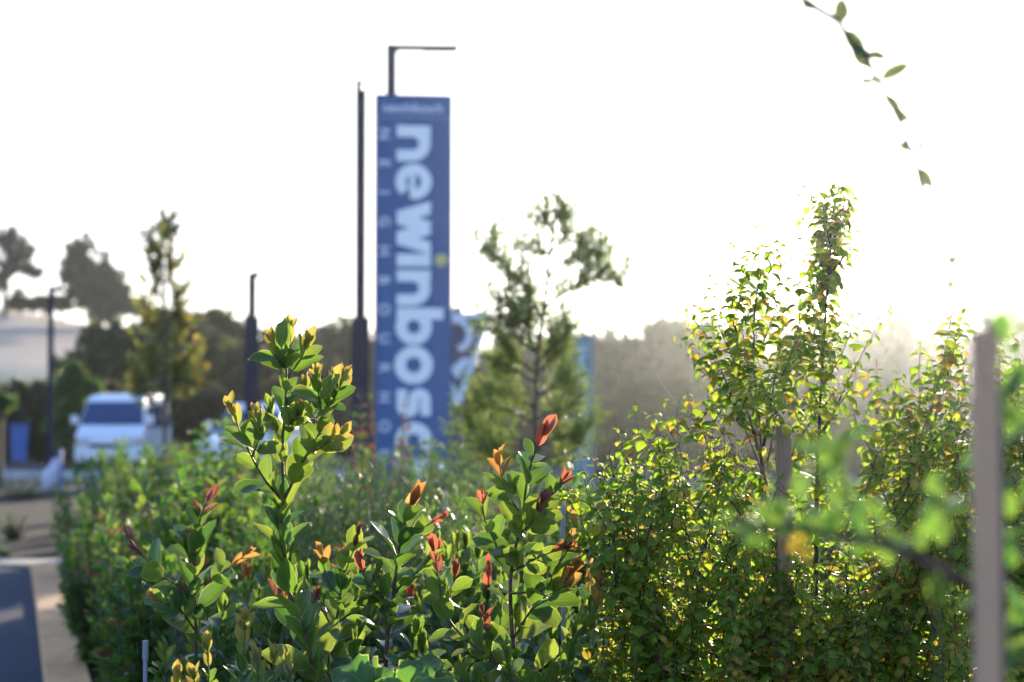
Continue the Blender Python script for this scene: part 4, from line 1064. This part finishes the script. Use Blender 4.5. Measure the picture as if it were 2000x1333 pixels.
for q in range(4):
    NP.leaf('young', 'bright', W(1829,1195,ND-.05), Vector((rnd.gauss(0,.15), rnd.gauss(0,.15), 1)), Vector((math.cos(q*1.6), math.sin(q*1.6), .1)), .036)
NP.done()

# ------------------------------------------------------------------ shrubs and young trees of the middle distance (blurred)
def midbush(name, label, px, d, top, width, n, L, mats, tm=('mid',), group=None, cat='shrub', spread=.8, ang=(70,25), spacing=.04, tip=None, upright=.6, stemmat='bark_dark', rough=60, start=.25, sr=1.0):
    b = W(px, 800, d); pl = Plant(name, (b.x, d, 0), label, cat, group, singles=0)
    k = F/d
    for j in range(n):
        f = rnd.uniform(-1, 1); x = px + f*width/2; dd = d + rnd.uniform(-.5, .5)*width/k*spread
        tp = top + abs(f)**2.2*width*.28 + rnd.random()**1.5*rough*1.6
        if rnd.random() < .45: tp += rnd.random()*(below(0,d)-tp)*.55
        zb = below(0.02, d)
        p3 = [W(px+f*width*.12, zb, d+(dd-d)*.3), W(px+f*width*.12+(x-px)*.55, zb+(tp-zb)*upright, dd), W(x, tp, dd)]
        pts = smooth_path(p3, .06); pl.stem(pts, (.006*d/10+.002)*sr, .0015*sr, stemmat, 'stem', 5, keep=(j < 6))
        cum = [0.0]
        for a, c in zip(pts, pts[1:]): cum.append(cum[-1]+(c-a).length)
        tot = cum[-1]; s = tot*start; az = rnd.random()*3; i = 0
        while s < tot:
            while i < len(cum)-2 and cum[i+1] < s: i += 1
            t = (pts[i+1]-pts[i]).normalized(); p = pts[i]; a = R(ang[0]+(ang[1]-ang[0])*s/tot)
            sz = L*(1-.4*s/tot)*rnd.uniform(.7, 1.2)
            mt = tip if (tip and j % 7 == 0 and tot-s < spacing*1.6) else rnd.choice(mats)
            for q in (0, math.pi):
                rad = perp(t, az+q+rnd.gauss(0,.3)); dv = jit(t*math.cos(a)+rad*math.sin(a), .2)
                pl.leaf(rnd.choice(tm), mt, p + rad*rnd.uniform(0, .02), dv, jit(t*math.sin(a)-rad*math.cos(a)+Vector((0,0,.3)), .2), sz)
            az += 1.7; s += spacing*rnd.uniform(.7,1.3)
    pl.done(); return pl
rowg = 'blurred glossy green shrubs along the bed'
for q in ((215,12.5,985,175,60,.085,'maroon',"green shrub nearest the tan kerb where the lane ends"),
          (290,9.0,930,210,55,.08,'red',"green shrub with a few red tips behind the left orange tipped shrub"),
          (300,7.6,1060,150,46,.075,None,"low dark green shrub over the mulch beside the kerb"),
          (400,8.6,890,220,60,.085,'orange',"bright green blurred shrub left of the tallest olive shrub"),
          (290,14.5,838,250,74,.09,None,"low green shrub in front of the white minibus"),
          (465,12.0,805,240,84,.085,'maroon',"green shrub in front of the white car"),
          (545,8.0,970,210,58,.08,None,"green shrub directly behind the stem of the tallest olive shrub"),
          (330,6.9,1050,180,48,.08,'maroon',"dark green shrub low behind the left orange tipped shrub"),
          (950,7.4,960,220,60,.085,'maroon',"green shrub behind the left side of the red tipped shrub"),
          (1120,8.2,920,200,56,.085,None,"green shrub between the red tipped shrub and the hedge"),
          (640,16.0,850,220,56,.09,None,"green shrub left of the russet shrub"),
          (1230,8.6,960,200,56,.085,None,"green shrub behind the left end of the hedge"),
          (1420,9.2,940,230,60,.085,None,"green shrub behind the wooden stake of the hedge"),
          (1620,8.8,950,230,60,.085,None,"green shrub behind the tall bare stem of the hedge"),
          (1830,9.4,940,260,60,.085,None,"green shrub behind the right part of the hedge"),
          (1300,16.0,880,260,50,.10,None,"farther green shrub behind the low rounded hedge shrub"),
          (1560,17.0,870,280,50,.10,None,"farther green shrub behind the open hedge shoots"),
          (1820,17.0,865,300,50,.10,None,"farther green shrub behind the broad olive hedge shrub"),
          (430,17.5,870,230,70,.10,None,"dense green shrub added to shade the kerb, behind the shrub before the minibus"),  # this shrub and the next are added to keep sun off the kerb
          (205,19.0,880,190,46,.10,None,"dark green shrub added to shade the kerb, before the bonnet of the minibus"),
          (560,19.5,890,260,60,.10,None,"dense dark green shrub added to shade the lane, under the second lamp post"),  # from here on, mostly hidden shrubs added to block sun from the lane
          (800,20.5,865,280,60,.10,None,"dense dark green shrub added to shade the lane, before the foot of the navy sign tower"),
          (1020,22.0,880,280,60,.10,None,"dense dark green shrub added to shade the lane, in front of the foot of the teal pillar")):
    midbush('green_shrub', q[7], q[0], q[1], q[2], q[3]*1.15, int(q[4]*1.9), q[5]*1.25, ('mid','mid','olive'), tip=q[6], group=rowg, ang=(68,30), spacing=.048, start=.06, rough=110)
for q in ((690,7.2,865,210,90,"feathery grey green shrub just right of the tallest olive shrub"),
          (840,8.8,840,230,100,"feathery grey green shrub at the foot of the navy sign tower"),
          (880,6.6,940,190,70,"low feathery grey green shrub left of the red tipped shrub"),
          (590,9.8,890,190,60,"feathery grey green shrub behind the tallest olive shrub"),
          (385,6.6,1085,120,28,"small feathery grey green shrub behind the left orange tipped shrub"),
          (1010,10.5,905,220,60,"feathery green shrub under the feathery young tree")):
    midbush('feathery_shrub', q[5], q[0], q[1], q[2], q[3], q[4]*2, .065, ('grey','feather','mid') if q[0] != 385 else ('grey',), tm=('narrow',), group='feathery shrubs in front of the sign', ang=(46,24), spacing=.019, upright=.5, start=.12, rough=120, sr=.4, stemmat='bark_green')
midbush('russet_shrub', 'dark red and russet shrub in front of the left edge of the navy sign tower', 742, 12.0, 735, 130, 26, .07, ('red_bush','red_bush','maroon','mid'), ang=(60,30), spacing=.05, rough=130)
midbush('russet_shrub', 'low russet shrub at the right foot of the navy sign tower', 905, 14.0, 845, 120, 16, .06, ('red_bush','mid'), ang=(60,30), spacing=.05, rough=80)
for q in ((735,6.4,935,60,5,"small bright yellow green sapling with tiny leaves in front of the russet shrub"),(898,12.0,752,60,6,"bright green leafy sapling beside the right edge of the navy sign tower")):
    midbush('leafy_sapling', q[5], q[0], q[1], q[2], q[3], q[4], .035 if q[1] < 8 else .07, ('bright',), tm=('mid',), ang=(60,35), spacing=.03, cat='sapling', rough=60, start=.55)
# young feathery tree right of the sign
def feather_tree(name, label, trunk, arms, d, L, mats, spacing=.014, tm=('narrow',), r=.014, cat='tree', twl=.22, tuft=1.0):
    b = trunk[0]; base = W(b[0], below(0, d), d); pl = Plant(name, (base.x, d, 0), label, cat, None, singles=0)
    tr = smooth_path([base] + [W(x, y, d) for x, y in trunk], .05); pl.stem(tr, r, r*.32, 'bark', 'trunk', 8)
    def spray(pts, L, st=.0, den=1.0):
        cum = [0.0]
        for a, c in zip(pts, pts[1:]): cum.append(cum[-1]+(c-a).length)
        tot = cum[-1]; s = st*tot; i = 0
        while s < tot:
            while i < len(cum)-2 and cum[i+1] < s: i += 1
            t = (pts[i+1]-pts[i]).normalized(); rad = perp(t, rnd.random()*6.28); a = R(rnd.uniform(22, 60))
            pl.leaf(rnd.choice(tm), rnd.choice(mats), pts[i], jit(t*math.cos(a)+rad*math.sin(a), .15), jit(Vector((0,0,1)), .4), L*rnd.uniform(.6, 1.2))
            s += spacing*rnd.uniform(.5, 1.5)/den
    spray(tr[int(len(tr)*.62):], L)
    for arm in arms:
        dz = rnd.uniform(-.5, .5)*.5*(d/10.6)
        P3 = [W(x, y, d + dz*i/(len(arm)-1)) for i, (x, y) in enumerate(arm)]
        pts = smooth_path(P3, .04); pl.stem(pts, r*.42, r*.16, 'bark', 'branch', 6)
        spray(pts, L, .35)
        for k in range(int(len(pts)*tuft)):
            i = int(rnd.uniform(.25, 1)*(len(pts)-1)); t = (pts[min(i+1, len(pts)-1)]-pts[max(0, i-1)]).normalized()
            rad = perp(t, rnd.random()*6.28); ln = twl*rnd.uniform(.4, 1.1)
            dd = (t*.7 + rad*.7 + Vector((0,0,.3))).normalized(); tp = [pts[i], pts[i]+dd*ln*.5, pts[i]+dd*ln+Vector((0,0,.03))]
            q = smooth_path(tp, .03); pl.stem(q, r*.10, r*.04, 'bark', 'twigs', 4, False); spray(q, L, .1)
    pl.done(); return pl
feather_tree('young_tree', 'young tree with feathery leaves and open conical crown right of the navy sign tower',
    [(1045,900),(1046,760),(1052,680),(1060,620),(1068,560),(1074,500),(1082,440),(1088,380)],
    [[(1046,800),(1010,775),(975,758),(950,748)],[(1046,780),(1090,745),(1105,735),(1112,715)],[(1048,730),(1000,690),(985,660),(970,645)],[(1048,750),(1000,720),(985,705),(968,695)],
     [(1050,710),(1085,670),(1105,660),(1115,640)],[(1054,665),(1020,630),(990,600),(975,572)],[(1060,625),(1030,570),(1005,540),(990,510)],[(1012,545),(985,515),(958,492),(943,480)],
     [(1064,605),(1100,570),(1140,550),(1178,525)],[(1140,548),(1165,515),(1182,485)],[(1070,545),(1100,515),(1125,500),(1140,470)],[(1075,500),(1055,485),(1040,468)],
     [(1078,490),(1100,470),(1110,450)],[(1082,450),(1068,432),(1060,415)],[(1084,430),(1100,418),(1108,400)],[(1180,520),(1200,540),(1212,560)],
     [(1046,820),(1090,800),(1120,790),(1145,765)],[(1046,830),(1000,805),(965,795),(930,790)],[(1046,870),(1000,855),(950,845),(905,830)],[(1046,870),(1090,855),(1130,845),(1155,820)],
     [(1050,700),(1035,650),(1030,610),(1036,580)],[(1046,740),(1075,700),(1090,660),(1090,620)],[(1046,900),(1000,890),(960,885),(930,870)],[(1046,900),(1090,890),(1120,880),(1140,860)],[(1050,690),(1010,660),(1000,640),(985,630)]],
    10.6, .056, ('feather','feather','mid'), r=.018, tuft=2.8, spacing=.0062, twl=.20)
feather_tree('slender_tree', 'slender upright young tree with yellowing leaves left of the first lamp post',
    [(322,840),(322,740),(325,660),(322,600),(318,540),(314,490),(318,445)],
    [[(322,780),(350,730),(365,690)],[(322,760),(295,710),(285,670)],[(324,700),(350,650),(362,615)],[(324,680),(300,640),(292,600)],[(322,640),(345,600),(350,570)],[(321,600),(305,560),(298,520)],
     [(320,560),(334,530),(338,500)],[(316,520),(304,495),(300,470)],[(316,500),(322,470),(322,440)],[(322,800),(370,760),(380,720)],[(322,800),(280,770),(268,730)]],
    25.0, .10, ('poplar','poplar','far_green'), spacing=.03, tm=('mid','far'), r=.035, twl=.35, tuft=1.5)

# ------------------------------------------------------------------ scrub, woods and far trees
def clump_tree(name, label, d, clumps, trunk, L, mats, n_per=90, cat='tree', group=None, leafless=0, tr_r=None, zb=None, limbs=True, tm='far', ragged=5):
    """clumps: (px, py, radius px). trunk: (px, base z)"""
    gz = zb if zb is not None else float(hill_z(W(trunk[0], 800, d).x, d))
    bx_ = W(trunk[0], 800, d).x; k = F/d
    root = empty(name, (bx_, d, gz), label, cat, group)
    rr = tr_r or .12*max(c[2] for c in clumps)/k + .05
    cx = sum(c[0] for c in clumps)/len(clumps); cy = sum(c[1] for c in clumps)/len(clumps)
    mid_ = W((cx+trunk[0])/2, cy+10, d)
    m = MB(); m.tube(smooth_path([(bx_, d, gz-.2), (bx_, d, gz+(mid_.z-gz)*.5), mid_], .5), [rr*(1-.6*i/30) for i in range(len(smooth_path([(bx_, d, gz-.2), (bx_, d, gz+(mid_.z-gz)*.5), mid_], .5)))], 7)
    m.build('trunk', M['bark'], root)
    recs = []; lm = MB()
    if ragged:
        cl2 = []
        for (x, y, r) in clumps:
            for _ in range(ragged):
                q = rnd.random()*6.28; e_ = rnd.uniform(.3, 1.0)*r
                cl2.append((x+e_*math.cos(q), y+e_*math.sin(q)*.85, r*rnd.uniform(.28, .55)))
        clumps = cl2; n_per = n_per*1.6/ragged
    for (x, y, r) in clumps:
        dz = rnd.uniform(-.6, .6)*r/k*1.2; c = W(x, y, d+dz); rad = r/k
        if limbs: lm.tube([mid_ + Vector((0,0,-.25*abs(mid_.z-gz))), mid_.lerp(c, .6)+Vector((0,0,-.1*rad)), c], [rr*.4, rr*.25, rr*.08], 5)
        for _ in range(int(n_per*(.5+.5*(r/25)))):
            v = Vector((rnd.gauss(0,1), rnd.gauss(0,1), rnd.gauss(0,1))).normalized()*rad*rnd.random()**.45*rnd.uniform(.8,1.25)
            v.z *= .8
            dv = (v.normalized()+Vector((rnd.gauss(0,.5), rnd.gauss(0,.5), rnd.gauss(.1,.5)))).normalized()
            recs.append((tm, rnd.choice(mats), frame(dv, jit(Vector((0,0,1)), .7), L*rnd.uniform(.6,1.3)), np.array(c+v)))
    if limbs: lm.build('limbs', M['bark'], root)
    join_leaves('crown', recs, root)
    return root
PD = 150.0
clump_tree('pine_tree', 'dark bushy pine on the hill crest, broader towards the right', PD, [(160,488,20),(158,515,24),(180,525,28),(165,550,26),(195,550,32),(215,545,24),(228,575,24),(205,590,30),(175,585,28),(150,575,16),(135,540,8),(240,590,12),(190,610,24),(215,610,18)],
           (196, 0), .62, ('far_dark',), n_per=230, limbs=True)
clump_tree('pine_tree', 'open umbrella shaped pine cut by the left edge on the hill crest', PD-5, [(-20,470,20),(-10,510,14),(8,460,11),(25,462,10),(42,475,10),(55,490,8),(12,482,8),(30,505,7),(48,520,7),(62,530,6),(-15,540,14),(8,535,8),(2,560,7),(70,534,4)],
           (8, 0), .6, ('far_dark',), n_per=70, tr_r=.22)
for k, (x, y, r) in enumerate(((38,585,13),(82,592,11),(118,590,9),(262,600,14))):
    clump_tree('hill_bush', ('small round bush on the hill crest under the umbrella pine','small bush on the hill crest left of the dark bushy pine','tiny bush on the hill crest just left of the lamp head','small bush on the hill crest right of the dark bushy pine')[k], PD, [(x,y,r),(x+r,y+6,r*.7),(x-r,y+6,r*.7)], (x,0), .5, ('far_dark','far_brown'), n_per=220, cat='bush', limbs=False)
def scrub(name, label, x0, x1, top, d, mats, bottom=None, seed=0, r=30, n_per=130, L=.42, jag=24, group=None, cat='tree'):
    bottom = bottom or (below(0, d)-20); cl = []
    cols = max(2, int((x1-x0)/(r*1.05)))
    for i in range(cols+1):
        x = x0+(x1-x0)*i/cols; e = abs(2*i/cols-1)
        yt = top + e**2.5*(x1-x0)*.22 + rnd.uniform(-jag, jag)*.7; y = yt + r*.8
        while y < bottom:
            cl.append((x+rnd.uniform(-r*.35, r*.35), y, r*rnd.uniform(.7, 1.2))); y += r*1.05
    return clump_tree(name, label, d, cl, ((x0+x1)/2, 0), L, mats, n_per=n_per, cat=cat, group=group)
wg = 'trees and scrub of the belt beyond the road'
for q in (('olive tree at the left end of the tree belt beside the dry hillside',150,300,645,74,('far_green','far_dark'),28),
          ('low dusty tree of the belt behind the slender yellowing tree',265,400,612,80,('far_green','far_brown'),26),
          ('rounded pale green tree of the belt left of the first lamp post',370,470,606,84,('far_green',),24),
          ('brown scrubby tree of the belt behind the tallest olive shrub',455,610,650,76,('far_brown','far_green'),28),
          ('grey green tree of the belt between the olive shrub and the tall lamp post',570,720,638,86,('far_green','far_brown'),28),
          ('tree of the belt hidden mostly behind the navy sign tower',700,910,652,84,('far_green','far_brown'),30),
          ('low grey green tree of the belt behind the feathery young tree',900,1130,668,80,('far_green','far_dark'),30),
          ('rounded grey green tree of the belt left of the hedge',1120,1290,655,72,('far_green','far_dark'),30),
          ('higher olive tree of the belt behind the open hedge shoots',1260,1430,625,78,('far_green',),30),
          ('tree of the belt behind the tallest hedge plume',1400,1600,632,82,('far_green','far_dark'),32),
          ('dark tree of the belt right of the tallest hedge plume',1580,1760,640,76,('far_dark','far_green'),32),
          ('tree of the belt behind the broad olive hedge shrub',1720,1930,612,74,('far_green','far_dark'),32),
          ('tree of the belt at the right edge of the picture',1900,2120,600,78,('far_green','far_dark'),32)):
    scrub('belt_tree', q[0], q[1], q[2], q[3], q[4], q[5], r=q[6], group=wg, bottom=815)
clump_tree('tall_tree', 'tall loose tree glowing in the low sun above the belt at the right', 62.0, [(1712,560,20),(1745,548,20),(1780,560,20),(1730,590,22),(1770,595,22),(1805,585,18),(1835,580,16),(1700,600,16),(1820,615,20),(1850,560,8),(1690,575,8),(1755,530,9),(1720,535,7),(1790,540,7),(1860,600,14)], (1765,0), .26, ('far_green','feather'), n_per=120)
clump_tree('tall_tree', 'loose tree glowing in the low sun at the right edge above the belt', 60.0, [(1985,580,22),(2010,565,22),(1960,610,20),(1995,620,24),(2030,600,24)], (1998,0), .26, ('far_green','feather'), n_per=150)
# undergrowth in front of the belt
for q in (('brown low scrub in front of the hillside at the left edge',-60,120,758,60,('far_brown','far_dark'),20),
          ('brown scrub behind the white minibus',150,320,765,58,('far_brown','far_green'),20),
          ('brown scrub behind the white car',310,520,765,60,('far_brown','far_dark'),20),
          ('dark scrub between the two middle lamp posts',500,720,720,62,('far_brown','far_dark'),22),
          ('dark scrub behind the foot of the navy sign tower',700,960,745,58,('far_brown','far_green'),22),
          ('tan scrub behind the teal pillar',940,1190,760,56,('far_brown',),22),
          ('dark green scrub behind the left part of the hedge',1170,1420,740,50,('far_dark','far_green'),24),
          ('dark green scrub behind the middle of the hedge',1400,1680,745,50,('far_dark','far_green'),24),
          ('dark green scrub behind the right part of the hedge',1650,2050,740,52,('far_dark','far_green'),26)):
    scrub('scrub_bush', q[0], q[1], q[2], q[3], q[4], q[5], r=q[6], group='scrub in front of the tree belt', bottom=below(0,q[4])-10, cat='bush', L=.25, n_per=170)
clump_tree('green_bush', 'bright green bush between the left lamp post and the roof of the minibus', 54.0, [(142,722,12),(152,738,14),(130,745,14),(165,755,13),(118,770,15),(150,775,18),(128,800,18),(112,830,16),(135,830,18),(118,860,18),(150,810,18),(185,760,12)], (135,0), .2, ('mid','bright','far_green'), n_per=260, limbs=False, cat='bush', zb=0)
clump_tree('green_bush', 'small green bush at the left edge in front of the brown scrub', 40.0, [(-5,775,16),(10,790,16),(-10,810,16)], (0,0), .14, ('mid','far_green'), n_per=160, cat='bush', zb=0)
# low planting on the bare soil beyond the lane
for k, (x, y, wd, d) in enumerate(((25,985,60,24.5),(130,1000,90,24),(40,915,160,36),(190,950,140,26),(10,1060,40,21.8))):
    midbush('low_ground_plant', ('low dull green plants on bare soil beyond the end of the lane','low green plant on the soil by the corner of the kerb','low grey plants on the soil before the pale far kerb','low green plants on soil beyond the kerb corner','tiny plant tuft on the soil just behind the cross kerb')[k], x, d, y, wd, 22, .07, ('grey','mid'), tm=('mid',), cat='plant', spacing=.06, rough=20, group='low plants on the bare soil')
# mulch chips and small leaves on the soil by the kerb
recs = []
for _ in range(5200):
    px_ = rnd.uniform(100, 1000); py_ = rnd.uniform(1060, 1600); p = G(px_, py_)
    ed = min(path, key=lambda q: abs(q.y-p.y)).x + .36
    if p.x < ed: continue
    recs.append(('far', 'mulch_leaf', frame(Vector((rnd.gauss(0,1), rnd.gauss(0,1), rnd.uniform(0,.3))), jit(Vector((0,0,1)), .3), rnd.uniform(.02,.055)), np.array((p.x, p.y, rnd.uniform(.004,.02)))))
M['mulch_leaf'] = M['mulch']
o = join_leaves('bark_mulch', recs, None)
tag(o, 'dark bark mulch scattered over the soil of the planting bed', 'mulch', kind='stuff')

# ------------------------------------------------------------------ air
hz = MB(); hz.box((0, 590, 11.5), (2320, 1260, 25.0))
o = hz.build('haze', [])
o['kind'] = 'stuff'; tag(o, 'thin pale evening haze filling the air', 'haze')
hm = bpy.data.materials.new('haze'); hm.use_nodes = True; nt = hm.node_tree; nt.nodes.clear()
pv = nt.nodes.new('ShaderNodeVolumePrincipled'); ho = nt.nodes.new('ShaderNodeOutputMaterial')
pv.inputs['Color'].default_value = (.90, .95, 1, 1); pv.inputs['Density'].default_value = .00027; pv.inputs['Anisotropy'].default_value = .93
nt.links.new(pv.outputs[0], ho.inputs['Volume']); o.data.materials.append(hm)
